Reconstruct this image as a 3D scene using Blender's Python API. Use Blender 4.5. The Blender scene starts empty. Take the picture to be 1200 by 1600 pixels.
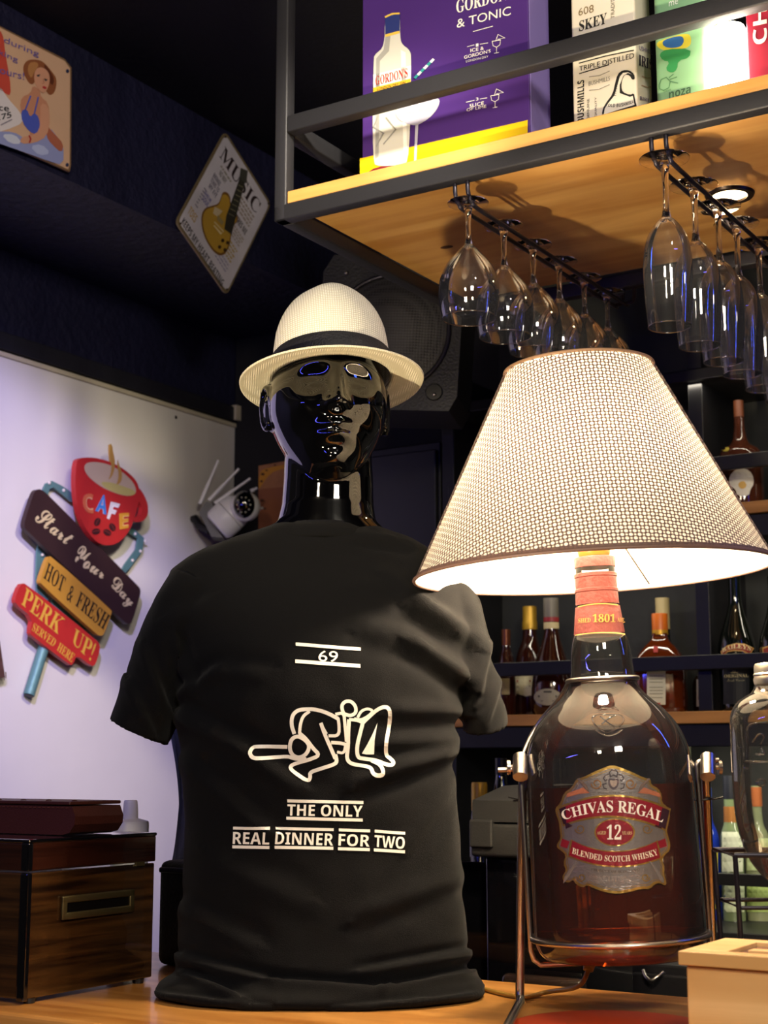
import bpy, bmesh, math, random
from mathutils import Vector, Matrix, noise
from mathutils.bvhtree import BVHTree
from mathutils.geometry import tessellate_polygon
random.seed(7)
R = math.radians
C = bpy.context.scene.collection
SC = bpy.context.scene
# ------------------------------------------------------------------ camera
CAMZ = 1.33
PITCH = R(9.54)
FPX = 2350.0
cd = bpy.data.cameras.new('camera'); cam = bpy.data.objects.new('camera', cd); C.objects.link(cam)
cam.location = (0, 0, CAMZ); cam.rotation_euler = (R(90) + PITCH, 0, 0)
cd.sensor_fit = 'AUTO'; cd.sensor_width = 36.0; cd.lens = FPX / 1600 * 36
cd.clip_start = 0.05; cd.clip_end = 60
cd.dof.use_dof = True; cd.dof.focus_distance = 1.95; cd.dof.aperture_fstop = 9.0
SC.camera = cam
# ------------------------------------------------------------------ world, exposure
w = bpy.data.worlds.new('dim_room'); SC.world = w; w.use_nodes = True
w.node_tree.nodes['Background'].inputs[0].default_value = (0.25, 0.27, 0.5, 1)
w.node_tree.nodes['Background'].inputs[1].default_value = 0.02
SC.view_settings.view_transform = 'Standard'; SC.view_settings.look = 'None'
SC.view_settings.gamma = 1.0; SC.view_settings.use_curve_mapping = False
SC.view_settings.exposure = 0.0
try:
    SC.cycles.use_denoising = True
    SC.cycles.max_bounces = 14; SC.cycles.transparent_max_bounces = 24
    SC.cycles.transmission_bounces = 12; SC.cycles.glossy_bounces = 6
    SC.cycles.sample_clamp_indirect = 6.0
    SC.cycles.blur_glossy = 0.6
except Exception:
    pass
# bar frame: local x = a (along the counter, rightwards and nearer), local y = b (away), z up
PHI = R(-32)
BAR = Matrix.Rotation(PHI, 4, 'Z')
def W(a, b, z): return BAR @ Vector((a, b, z))
def lin(h):
    if isinstance(h, str):
        h = h.lstrip('#'); h = [int(h[i:i + 2], 16) / 255 for i in (0, 2, 4)]
    return tuple((c / 12.92 if c <= 0.04045 else ((c + 0.055) / 1.055) ** 2.4) for c in h)
def lamp(name, kind, loc, energy, color, size=0.1, rot=None, size_y=None, spot=None, blend=0.5, target=None):
    l = bpy.data.lights.new(name, kind); l.energy = energy; l.color = color
    if kind == 'AREA':
        l.size = size
        if size_y: l.shape = 'RECTANGLE'; l.size_y = size_y
    else:
        l.shadow_soft_size = size
    if kind == 'SPOT': l.spot_size = R(spot); l.spot_blend = blend
    o = bpy.data.objects.new(name, l); C.objects.link(o); o.location = loc
    if target is not None:
        o.rotation_euler = (Vector(target) - Vector(loc)).to_track_quat('-Z', 'Y').to_euler()
    elif rot: o.rotation_euler = rot
    return o
WARM = (1.0, 0.80, 0.52); BLUE = (0.12, 0.14, 1.0); VIOLET = (0.62, 0.45, 1.0)
# lamps of the room behind and beside the photographer
lamp('bar_ceiling_light', 'AREA', (0.55, -0.7, 2.6), 60, (1.0, 0.90, 0.74), 0.45, target=(-0.1, 2.0, 1.5))
lamp('bar_ceiling_light', 'AREA', (-0.9, -1.3, 2.6), 22, (1.0, 0.82, 0.58), 0.3, target=(-0.4, 2.0, 1.5))
lamp('shelf_spot', 'SPOT', (0.62, 0.95, 2.70), 13, (1.0, 0.9, 0.76), 0.03, spot=60, target=(0.05, 1.95, 2.3))
lamp('violet_wall_light', 'SPOT', (-0.30, 0.75, 2.45), 330, (0.44, 0.38, 1.0), 0.05, spot=42, blend=0.35, target=(-1.08, 2.95, 1.45))
lamp('warm_wall_light', 'SPOT', (0.30, 1.30, 2.60), 150, (1.0, 0.88, 0.70), 0.04, spot=30, blend=0.9, target=(-0.55, 3.4, 1.7))
lamp('counter_uplight', 'SPOT', (-0.75, 0.75, 1.2), 150, (1.0, 0.82, 0.52), 0.025, spot=44, blend=0.6, target=(0.30, 2.1, 2.2))
lamp('blue_strip_light', 'AREA', (-1.35, 0.9, 1.75), 5, (0.10, 0.10, 1.0), 0.9, size_y=0.03, target=(-1.1, 2.6, 2.7))
lamp('blue_neon_right', 'AREA', (1.15, 1.75, 2.0), 1.5, (0.05, 0.12, 1.0), 0.025, size_y=0.7, target=(0.0, 1.9, 1.85))
lamp('shelf_strip_and_fill', 'AREA', W(-0.75, 2.865, 1.360), 2.2, (1.0, 0.92, 0.70), 0.9, size_y=0.01, rot=(R(18), 0, R(-32)))
lamp('shelf_strip_and_fill', 'AREA', W(-1.05, 2.865, 1.768), 1.3, (1.0, 0.90, 0.72), 1.1, size_y=0.01, rot=(R(18), 0, R(-32)))  # unseen strip, added to brighten the main bottle shelf
lamp('shelf_strip_and_fill', 'AREA', W(-0.75, 2.865, 2.095), 0.8, (1.0, 0.90, 0.72), 0.9, size_y=0.01, rot=(R(18), 0, R(-32)))  # another added strip, put in to lift the upper shelf
# ------------------------------------------------------------------ photo geometry helpers
SINP, COSP = math.sin(PITCH), math.cos(PITCH)
def ray(px, py):
    u = (px - 600) / FPX; v = (800 - py) / FPX
    d = Vector((u, COSP - v * SINP, SINP + v * COSP)); return d / d.y
O = Vector((0, 0, CAMZ))
def ptY(px, py, Y): return O + ray(px, py) * Y
def ptz(px, py, z):
    r = ray(px, py); return O + r * ((z - CAMZ) / r.z)
AX_A = Vector((math.cos(PHI), math.sin(PHI), 0)); AX_B = Vector((-math.sin(PHI), math.cos(PHI), 0))
def pta(px, py, a):
    r = ray(px, py); return O + r * (a / r.dot(AX_A))
def ptb(px, py, b):
    r = ray(px, py); return O + r * (b / r.dot(AX_B))
def toab(p): return Vector((p.dot(AX_A), p.dot(AX_B), p.z))
# ------------------------------------------------------------------ materials
def mat(name, col, rough=0.6, metal=0.0, spec=0.5, bump=0.0, bscale=80.0, var=0.0, vscale=12.0, trans=0.0, ior=1.45, emit=None, estr=0.0, sheen=0.0, coat=0.0, alpha=1.0):
    m = bpy.data.materials.new(name); m.use_nodes = True
    nt = m.node_tree; b = nt.nodes['Principled BSDF']
    c = lin(col)
    b.inputs['Base Color'].default_value = (*c, 1); b.inputs['Roughness'].default_value = rough
    b.inputs['Metallic'].default_value = metal; b.inputs['Specular IOR Level'].default_value = spec
    b.inputs['IOR'].default_value = ior; b.inputs['Transmission Weight'].default_value = trans
    b.inputs['Sheen Weight'].default_value = sheen; b.inputs['Coat Weight'].default_value = coat
    b.inputs['Coat Roughness'].default_value = 0.05; b.inputs['Alpha'].default_value = alpha
    if emit:
        b.inputs['Emission Color'].default_value = (*lin(emit), 1); b.inputs['Emission Strength'].default_value = estr
    tc = nt.nodes.new('ShaderNodeTexCoord')
    if var > 0 or bump > 0:
        n = nt.nodes.new('ShaderNodeTexNoise'); n.inputs['Scale'].default_value = vscale; n.inputs['Detail'].default_value = 6
        nt.links.new(tc.outputs['Object'], n.inputs['Vector'])
        if var > 0:
            mx = nt.nodes.new('ShaderNodeMix'); mx.data_type = 'RGBA'
            mx.inputs['A'].default_value = (*[x * (1 - var) for x in c], 1); mx.inputs['B'].default_value = (*[min(1, x * (1 + var)) for x in c], 1)
            nt.links.new(n.outputs['Fac'], mx.inputs['Factor']); nt.links.new(mx.outputs['Result'], b.inputs['Base Color'])
    if bump > 0:
        n2 = nt.nodes.new('ShaderNodeTexNoise'); n2.inputs['Scale'].default_value = bscale; n2.inputs['Detail'].default_value = 5
        nt.links.new(tc.outputs['Object'], n2.inputs['Vector'])
        bp = nt.nodes.new('ShaderNodeBump'); bp.inputs['Strength'].default_value = bump; bp.inputs['Distance'].default_value = 0.01
        nt.links.new(n2.outputs['Fac'], bp.inputs['Height']); nt.links.new(bp.outputs['Normal'], b.inputs['Normal'])
    return m
def wood(name, c1, c2, rough=0.4, scale=(2.0, 30.0, 30.0), coat=0.0, knots=False):
    m = bpy.data.materials.new(name); m.use_nodes = True; nt = m.node_tree; b = nt.nodes['Principled BSDF']
    tc = nt.nodes.new('ShaderNodeTexCoord'); mp = nt.nodes.new('ShaderNodeMapping'); mp.inputs['Scale'].default_value = scale
    n = nt.nodes.new('ShaderNodeTexNoise'); n.inputs['Scale'].default_value = 1.0; n.inputs['Detail'].default_value = 8; n.inputs['Distortion'].default_value = 0.6
    n2 = nt.nodes.new('ShaderNodeTexNoise'); n2.inputs['Scale'].default_value = 5.0; n2.inputs['Detail'].default_value = 4
    cr = nt.nodes.new('ShaderNodeValToRGB'); e = cr.color_ramp.elements
    e[0].position = 0.33; e[0].color = (*lin(c1), 1); e[1].position = 0.66; e[1].color = (*lin(c2), 1)
    ad = nt.nodes.new('ShaderNodeMath'); ad.operation = 'MULTIPLY_ADD'; ad.inputs[1].default_value = 0.35; 
    nt.links.new(tc.outputs['Object'], mp.inputs['Vector']); nt.links.new(mp.outputs['Vector'], n.inputs['Vector'])
    nt.links.new(tc.outputs['Object'], n2.inputs['Vector'])
    sb = nt.nodes.new('ShaderNodeMath'); sb.operation = 'SUBTRACT'; sb.inputs[1].default_value = 0.5
    nt.links.new(n2.outputs['Fac'], sb.inputs[0]); nt.links.new(sb.outputs[0], ad.inputs[0]); nt.links.new(n.outputs['Fac'], ad.inputs[2])
    nt.links.new(ad.outputs[0], cr.inputs['Fac'])
    nt.links.new(cr.outputs['Color'], b.inputs['Base Color'])
    bp = nt.nodes.new('ShaderNodeBump'); bp.inputs['Strength'].default_value = 0.15; bp.inputs['Distance'].default_value = 0.002
    nt.links.new(n.outputs['Fac'], bp.inputs['Height']); nt.links.new(bp.outputs['Normal'], b.inputs['Normal'])
    b.inputs['Roughness'].default_value = rough; b.inputs['Coat Weight'].default_value = coat; b.inputs['Coat Roughness'].default_value = 0.04
    return m
def thin_glass(name, tint=(1, 1, 1), refl=1.0, ior=1.5, rough=0.0, haze=0.0):
    """a thin pane: what is not reflected passes straight through"""
    m = bpy.data.materials.new(name); m.use_nodes = True; nt = m.node_tree; nt.nodes.clear()
    out = nt.nodes.new('ShaderNodeOutputMaterial'); mx = nt.nodes.new('ShaderNodeMixShader')
    tr = nt.nodes.new('ShaderNodeBsdfTransparent'); tr.inputs[0].default_value = (*tint, 1)
    gl = nt.nodes.new('ShaderNodeBsdfGlossy'); gl.inputs['Roughness'].default_value = rough
    fr = nt.nodes.new('ShaderNodeFresnel'); fr.inputs['IOR'].default_value = 1.45
    mu = nt.nodes.new('ShaderNodeMath'); mu.operation = 'MULTIPLY_ADD'; mu.inputs[1].default_value = refl; mu.inputs[2].default_value = 0.02; mu.use_clamp = True
    nt.links.new(fr.outputs[0], mu.inputs[0]); nt.links.new(mu.outputs[0], mx.inputs[0])
    nt.links.new(tr.outputs[0], mx.inputs[1]); nt.links.new(gl.outputs[0], mx.inputs[2])
    last = mx
    if haze > 0:
        df = nt.nodes.new('ShaderNodeBsdfDiffuse'); df.inputs[0].default_value = (0.8, 0.8, 0.8, 1)
        m2 = nt.nodes.new('ShaderNodeMixShader'); m2.inputs[0].default_value = haze
        nt.links.new(mx.outputs[0], m2.inputs[1]); nt.links.new(df.outputs[0], m2.inputs[2]); last = m2
    nt.links.new(last.outputs[0], out.inputs[0])
    return m
def solid_glass(name, col=(1, 1, 1), ior=1.45, rough=0.0):
    m = bpy.data.materials.new(name); m.use_nodes = True; nt = m.node_tree; nt.nodes.clear()
    out = nt.nodes.new('ShaderNodeOutputMaterial'); g = nt.nodes.new('ShaderNodeBsdfGlass')
    g.inputs['Color'].default_value = (*col, 1); g.inputs['IOR'].default_value = ior; g.inputs['Roughness'].default_value = rough
    nt.links.new(g.outputs[0], out.inputs[0]); return m
def dotted(name, c_dot, c_gap, scale, rough=0.6, bump=0.5):
    m = bpy.data.materials.new(name); m.use_nodes = True; nt = m.node_tree; b = nt.nodes['Principled BSDF']
    tc = nt.nodes.new('ShaderNodeTexCoord'); v = nt.nodes.new('ShaderNodeTexVoronoi'); v.inputs['Scale'].default_value = scale; v.inputs['Randomness'].default_value = 0.0
    cr = nt.nodes.new('ShaderNodeValToRGB'); e = cr.color_ramp.elements
    e[0].position = 0.3; e[0].color = (*lin(c_dot), 1); e[1].position = 0.42; e[1].color = (*lin(c_gap), 1)
    nt.links.new(tc.outputs['Object'], v.inputs['Vector']); nt.links.new(v.outputs['Distance'], cr.inputs['Fac']); nt.links.new(cr.outputs['Color'], b.inputs['Base Color'])
    bp = nt.nodes.new('ShaderNodeBump'); bp.inputs['Strength'].default_value = bump; bp.inputs['Distance'].default_value = 0.002
    nt.links.new(v.outputs['Distance'], bp.inputs['Height']); nt.links.new(bp.outputs['Normal'], b.inputs['Normal'])
    b.inputs['Roughness'].default_value = rough; return m
def weave(name, c1, c2, scale, rough=0.85, trans=0.0, strength=0.6):
    """woven cloth or straw: two crossed waves"""
    m = bpy.data.materials.new(name); m.use_nodes = True; nt = m.node_tree; b = nt.nodes['Principled BSDF']
    tc = nt.nodes.new('ShaderNodeTexCoord'); ws = []
    for dr in ('X', 'Z'):
        wv = nt.nodes.new('ShaderNodeTexWave'); wv.bands_direction = dr; wv.inputs['Scale'].default_value = scale
        wv.inputs['Distortion'].default_value = 1.2; wv.inputs['Detail'].default_value = 1; nt.links.new(tc.outputs['Object'], wv.inputs['Vector']); ws.append(wv)
    mu = nt.nodes.new('ShaderNodeMath'); mu.operation = 'MULTIPLY'; nt.links.new(ws[0].outputs['Fac'], mu.inputs[0]); nt.links.new(ws[1].outputs['Fac'], mu.inputs[1])
    mx = nt.nodes.new('ShaderNodeMix'); mx.data_type = 'RGBA'; mx.inputs['A'].default_value = (*lin(c1), 1); mx.inputs['B'].default_value = (*lin(c2), 1)
    nt.links.new(mu.outputs[0], mx.inputs['Factor']); nt.links.new(mx.outputs['Result'], b.inputs['Base Color'])
    bp = nt.nodes.new('ShaderNodeBump'); bp.inputs['Strength'].default_value = strength; bp.inputs['Distance'].default_value = 0.001
    nt.links.new(mu.outputs[0], bp.inputs['Height']); nt.links.new(bp.outputs['Normal'], b.inputs['Normal'])
    b.inputs['Roughness'].default_value = rough
    return m
_P = {}
def paint(h, rough=0.6, metal=0.0):
    k = (h, rough, metal)
    if k not in _P: _P[k] = mat('print_' + h.lstrip('#'), h, rough, metal)
    return _P[k]
M = {
 'white_wall': mat('white_wall', '#cfcac2', 0.8, bump=0.12, bscale=14, var=0.05, vscale=3),
 'navy': mat('navy_plaster', '#14142e', 0.55, bump=0.5, bscale=45, var=0.3, vscale=4),
 'black_wall': mat('black_wall', '#0c0c11', 0.7, bump=0.2, bscale=30),
 'ceiling': mat('ceiling_black', '#0b0b10', 0.8, bump=0.1, bscale=60),
 'trim_dark': mat('trim_dark', '#17161f', 0.6, bump=0.2, bscale=20),
 'trim_cream': mat('trim_cream', '#b5ab93', 0.7, var=0.2, vscale=20),
 'floor': mat('floor_dark', '#2a211b', 0.5, var=0.2),
 'counter': wood('counter_wood', '#a86a2c', '#d79a52', 0.3, (2.2, 22, 22), coat=0.3),
 'plank': wood('pine_plank', '#b07a3a', '#d3a35e', 0.45, (1.6, 16, 16)),
 'shelf_back': mat('shelf_back', '#1c1e1d', 0.6, bump=0.1, bscale=40),
 'shelfwood': wood('shelf_wood', '#8a5a26', '#b98244', 0.5, (2, 30, 30)),
 'bamboo': wood('bamboo', '#c99a60', '#e2bb84', 0.45, (2, 26, 26)),
 'walnut': wood('gloss_walnut', '#140a06', '#3e2610', 0.18, (4, 4, 110), coat=1.0),
 'walnut_lid': wood('dark_walnut_lid', '#0e0505', '#2a120b', 0.15, (4, 4, 110), coat=1.0),
 'black_lacquer': mat('black_lacquer', '#07070a', 0.08, coat=1.0),
 'steel_dark': mat('charcoal_steel', '#2b2b2f', 0.5, 0.35, bump=0.05, bscale=120),
 'rod_dark': mat('dark_rod', '#2c2a33', 0.35, 0.7),
 'chrome': mat('brushed_chrome', '#b6ada6', 0.28, 1.0),
 'black_plastic': mat('black_plastic', '#111114', 0.42),
 'grey_plastic': mat('charcoal_plastic', '#2a2a2a', 0.5, bump=0.1, bscale=300),
 'white_plastic': mat('white_plastic', '#dcdad8', 0.35),
 'gloss_black': mat('gloss_black', '#020203', 0.035, spec=0.75, coat=0.6),
 'shirt': mat('black_cotton', '#08080a', 0.95, sheen=0.03, bump=0.2, bscale=900, spec=0.12),
 'leather': mat('dark_leather', '#34140f', 0.45, bump=0.1, bscale=400, var=0.2),
 'brass_old': mat('old_brass', '#6e6243', 0.4, 0.9),
 'print_white': mat('print_white', '#e9e4d6', 0.6),
 'straw': weave('white_straw', '#b9b3a2', '#f8f4ea', 105.0, strength=0.5),
 'straw_brim': weave('brim_straw', '#c4bba2', '#f4ecd6', 105.0, strength=0.45),
 'band': mat('black_band', '#121218', 0.6, bump=0.3, bscale=400),
 'jacket': mat('slate_cloth', '#2e3344', 0.9, bump=0.3, bscale=60, var=0.15),
 'cream': mat('cream', '#dccfa8', 0.5),
 'gold': mat('gold_foil', '#c8a35a', 0.3, 0.85, bump=0.1, bscale=90),
 'silver': mat('silver_foil', '#8f8988', 0.36, 0.7, bump=0.05, bscale=500),
 'capsule': mat('copper_red_capsule', '#74322f', 0.4, 0.3, bump=0.15, bscale=200),
 'glass_thin': thin_glass('clear_glass_wall', (0.97, 0.97, 0.98), 2.0, haze=0.012),
 'glass_bottle': thin_glass('clear_bottle_glass', (0.93, 0.95, 0.93), 2.0, haze=0.012),
 'glass_solid': solid_glass('clear_glass', (0.98, 0.98, 1.0)),
 'whisky': mat('whisky', '#a03408', 0.02, trans=0.86, ior=1.36),
 'amber': solid_glass('amber_spirit', (0.62, 0.2, 0.04), 1.38),
 'dark_bottle': mat('dark_bottle_glass', '#0b0f0a', 0.06, spec=0.8, coat=0.5),
 'brown_bottle': mat('brown_bottle_glass', '#35140a', 0.08, spec=0.8, coat=0.5, trans=0.35),
 'cord': mat('golden_cord', '#8c6a2c', 0.4),
 'mat_red': mat('orange_red_mat', '#c8441a', 0.45),
 'teal': mat('teal_metal', '#5d8683', 0.5, 0.3, bump=0.1, bscale=90),
}
# ------------------------------------------------------------------ mesh builder
MW = {}
class MB:
    def __init__(s): s.v = []; s.f = []; s.m = []
    def add(s, vs, fs, mi=0, M4=None):
        n = len(s.v)
        s.v += [(M4 @ Vector(v)) if M4 else Vector(v) for v in vs]
        s.f += [tuple(i + n for i in f) for f in fs]; s.m += [mi] * len(fs); return s
    def box(s, c, d, mi=0, M4=None, bev=0.0):
        x, y, z = [k / 2 for k in d]
        if bev <= 0:
            vs = [(c[0] + i * x, c[1] + j * y, c[2] + k * z) for i in (-1, 1) for j in (-1, 1) for k in (-1, 1)]
            fs = [(0, 1, 3, 2), (4, 6, 7, 5), (0, 4, 5, 1), (2, 3, 7, 6), (0, 2, 6, 4), (1, 5, 7, 3)]
            return s.add(vs, fs, mi, M4)
        bm = bmesh.new(); bmesh.ops.create_cube(bm, size=1)
        for v in bm.verts: v.co = Vector((c[0] + v.co.x * d[0], c[1] + v.co.y * d[1], c[2] + v.co.z * d[2]))
        bmesh.ops.bevel(bm, geom=bm.edges[:] + bm.verts[:], offset=min(bev, min(d) * 0.45), segments=3, profile=0.5, affect='EDGES')
        bm.verts.index_update()
        s.add([v.co.copy() for v in bm.verts], [[v.index for v in f.verts] for f in bm.faces], mi, M4); bm.free(); return s
    def rng(s, a0, a1, b0, b1, z0, z1, mi=0, bev=0.0):
        return s.box(((a0 + a1) / 2, (b0 + b1) / 2, (z0 + z1) / 2), (abs(a1 - a0), abs(b1 - b0), abs(z1 - z0)), mi, None, bev)
    def lathe(s, prof, seg=32, mi=0, M4=None, cap0=False, cap1=False, sx=1.0, sy=1.0, power=2.0):
        """prof: list of (radius, z)"""
        vs = []; fs = []; n = len(prof)
        for r, z in prof:
            for k in range(seg):
                t = 2 * math.pi * k / seg; cx, cy = math.cos(t), math.sin(t)
                if power != 2.0:
                    cx = math.copysign(abs(cx) ** (2 / power), cx); cy = math.copysign(abs(cy) ** (2 / power), cy)
                vs.append((r * cx * sx, r * cy * sy, z))
        for i in range(n - 1):
            for k in range(seg):
                k2 = (k + 1) % seg; fs.append((i * seg + k, i * seg + k2, (i + 1) * seg + k2, (i + 1) * seg + k))
        if cap0: fs.append(tuple(reversed(range(seg))))
        if cap1: fs.append(tuple((n - 1) * seg + k for k in range(seg)))
        return s.add(vs, fs, mi, M4)
    def tube(s, path, r, seg=8, mi=0, M4=None, closed=False):
        P = [Vector(p) for p in path]; n = len(P); rs = r if isinstance(r, (list, tuple)) else [r] * n
        vs = []; fs = []; prev = None
        for i, p in enumerate(P):
            if closed: t = (P[(i + 1) % n] - P[i - 1])
            else: t = (P[min(i + 1, n - 1)] - P[max(i - 1, 0)])
            t.normalize()
            if prev is None:
                up = Vector((0, 0, 1)) if abs(t.z) < 0.9 else Vector((1, 0, 0)); x = t.cross(up).normalized()
            else: x = (prev - t * prev.dot(t)).normalized()
            prev = x; y = t.cross(x)
            for k in range(seg):
                a = 2 * math.pi * k / seg; vs.append(p + (x * math.cos(a) + y * math.sin(a)) * rs[i])
        m = n if closed else n - 1
        for i in range(m):
            j = (i + 1) % n
            for k in range(seg):
                k2 = (k + 1) % seg; fs.append((i * seg + k, i * seg + k2, j * seg + k2, j * seg + k))
        if not closed: fs.append(tuple(reversed(range(seg)))); fs.append(tuple((n - 1) * seg + k for k in range(seg)))
        return s.add(vs, fs, mi, M4)
    def sphere(s, c, r, mi=0, M4=None, seg=20, rings=12, sc=(1, 1, 1)):
        vs = []; fs = []
        for i in range(rings + 1):
            t = math.pi * i / rings
            for k in range(seg):
                a = 2 * math.pi * k / seg
                vs.append((c[0] + r * sc[0] * math.sin(t) * math.cos(a), c[1] + r * sc[1] * math.sin(t) * math.sin(a), c[2] + r * sc[2] * math.cos(t)))
        for i in range(rings):
            for k in range(seg):
                k2 = (k + 1) % seg; fs.append((i * seg + k, (i + 1) * seg + k, (i + 1) * seg + k2, i * seg + k2))
        return s.add(vs, fs, mi, M4)
    def prism(s, pts3, d, mi=0, side=None):
        """pts3: outline of the front face (3D, coplanar), d: vector to the back face"""
        n = len(pts3); P = [Vector(p) for p in pts3]; Q = [p + d for p in P]
        tri = tessellate_polygon([P])
        nrm = sum(((P[i].cross(P[(i + 1) % n])) for i in range(n)), Vector())
        s.add(P + Q, [tuple(t) for t in tri], mi); base = len(s.v) - 2 * n
        s.f += [tuple(base + n + i for i in reversed(t)) for t in tri]; s.m += [mi] * len(tri)
        for i in range(n):
            j = (i + 1) % n; s.f.append((base + i, base + j, base + n + j, base + n + i)); s.m.append(mi if side is None else side)
        return s
    def obj(s, name, mats, parent=None, frame=None, local=False, smooth=None, origin=None):
        """verts are world unless local (in the parent's or frame's space)"""
        me = bpy.data.meshes.new(name)
        vs = s.v
        if parent is not None and not local:
            inv = MW[parent.name].inverted(); vs = [inv @ v for v in vs]
        if origin is not None:
            og = Vector(origin); vs = [v - og for v in vs]
        me.from_pydata([tuple(v) for v in vs], [], s.f)
        mats = mats if isinstance(mats, (list, tuple)) else [mats]
        for m in mats: me.materials.append(m)
        me.polygons.foreach_set('material_index', s.m)
        me.update()
        if smooth is not None:
            bm = bmesh.new(); bm.from_mesh(me); bmesh.ops.remove_doubles(bm, verts=bm.verts, dist=1e-6); bmesh.ops.recalc_face_normals(bm, faces=bm.faces); bm.to_mesh(me); bm.free()
            me.polygons.foreach_set('use_smooth', [True] * len(me.polygons))
            me.set_sharp_from_angle(angle=R(smooth))
        else:
            bm = bmesh.new(); bm.from_mesh(me); bmesh.ops.recalc_face_normals(bm, faces=bm.faces); bm.to_mesh(me); bm.free()
        o = bpy.data.objects.new(name, me); C.objects.link(o)
        if parent is not None: o.parent = parent
        elif frame is not None:
            o.matrix_world = frame; MW[o.name] = frame.copy()
        elif origin is not None:
            o.location = origin; MW[o.name] = Matrix.Translation(origin)
        else: MW[o.name] = Matrix.Identity(4)
        if parent is not None: MW[o.name] = MW[parent.name].copy()
        return o
def thing(name, label, cat, loc=(0, 0, 0), rot=(0, 0, 0), group=None, bar=False):
    o = bpy.data.objects.new(name, None); C.objects.link(o); o.empty_display_size = 0.05
    if bar: loc = W(*loc); rot = (0, 0, PHI)
    o.location = loc; o.rotation_euler = rot
    from mathutils import Euler
    MW[o.name] = Matrix.Translation(loc) @ Euler(rot).to_matrix().to_4x4()
    o['label'] = label; o['category'] = cat
    if group: o['group'] = group
    return o
def tag(o, label, cat, group=None):
    o['label'] = label; o['category'] = cat
    if group: o['group'] = group
    return o
def struct(o): o['kind'] = 'structure'; return o
def copy_tree(o, parent=None):
    c = o.copy(); C.objects.link(c)
    if parent is not None: c.parent = parent
    for ch in o.children: copy_tree(ch, c)
    return c
def bvh_of(o):
    mw = MW[o.name]; me = o.data
    return BVHTree.FromPolygons([mw @ v.co for v in me.vertices], [tuple(p.vertices) for p in me.polygons])
# ------------------------------------------------------------------ flat print that follows a surface
def surf_bvh(bvh, step=0.0003):
    def f(px, py, layer):
        d = ray(px, py).normalized(); hit, n, i, dist = bvh.ray_cast(O, d)
        if hit is None:
            hit, n, i, dist = bvh.find_nearest(O + d * 1.85)
        if n.dot(d) > 0: n = -n
        return hit + n * (0.0006 + step * layer)
    return f
def surf_a(a, step=0.0003, sgn=1):
    return lambda px, py, layer: pta(px, py, a) + AX_A * (sgn * (0.0004 + step * layer))
def surf_b(b, step=0.0003):
    return lambda px, py, layer: ptb(px, py, b) - AX_B * (0.0004 + step * layer)
def bold(s):
    o = ''
    for ch in s:
        if 'A' <= ch <= 'Z': o += chr(0x1D400 + ord(ch) - 65)
        elif 'a' <= ch <= 'z': o += chr(0x1D41A + ord(ch) - 97)
        elif '0' <= ch <= '9': o += chr(0x1D7CE + ord(ch) - 48)
        else: o += ch
    return o
def sansb(s):
    o = ''
    for ch in s:
        if 'A' <= ch <= 'Z': o += chr(0x1D5D4 + ord(ch) - 65)
        elif 'a' <= ch <= 'z': o += chr(0x1D5EE + ord(ch) - 97)
        elif '0' <= ch <= '9': o += chr(0x1D7EC + ord(ch) - 48)
        else: o += ch
    return o
def script(s):
    return ''.join(chr(0x1D4D0 + ord(c) - 65) if 'A' <= c <= 'Z' else chr(0x1D4EA + ord(c) - 97) if 'a' <= c <= 'z' else c for c in s)
_T = {}
def glyphs(s, res=3, off=0.0):
    k = (s, res, off)
    if k in _T: return _T[k]
    c = bpy.data.curves.new('lettering', 'FONT'); c.body = s; c.resolution_u = res; c.offset = off
    o = bpy.data.objects.new('lettering', c); C.objects.link(o)
    me = bpy.data.meshes.new_from_object(o.evaluated_get(bpy.context.evaluated_depsgraph_get()))
    vs = [v.co.copy() for v in me.vertices]; fs = [tuple(p.vertices) for p in me.polygons]
    bpy.data.objects.remove(o); bpy.data.curves.remove(c); bpy.data.meshes.remove(me)
    x0 = min(v.x for v in vs); x1 = max(v.x for v in vs); y0 = min(v.y for v in vs); y1 = max(v.y for v in vs)
    _T[k] = ([((v.x - x0) / (x1 - x0), (v.y - y0) / (y1 - y0)) for v in vs], fs); return _T[k]
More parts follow.
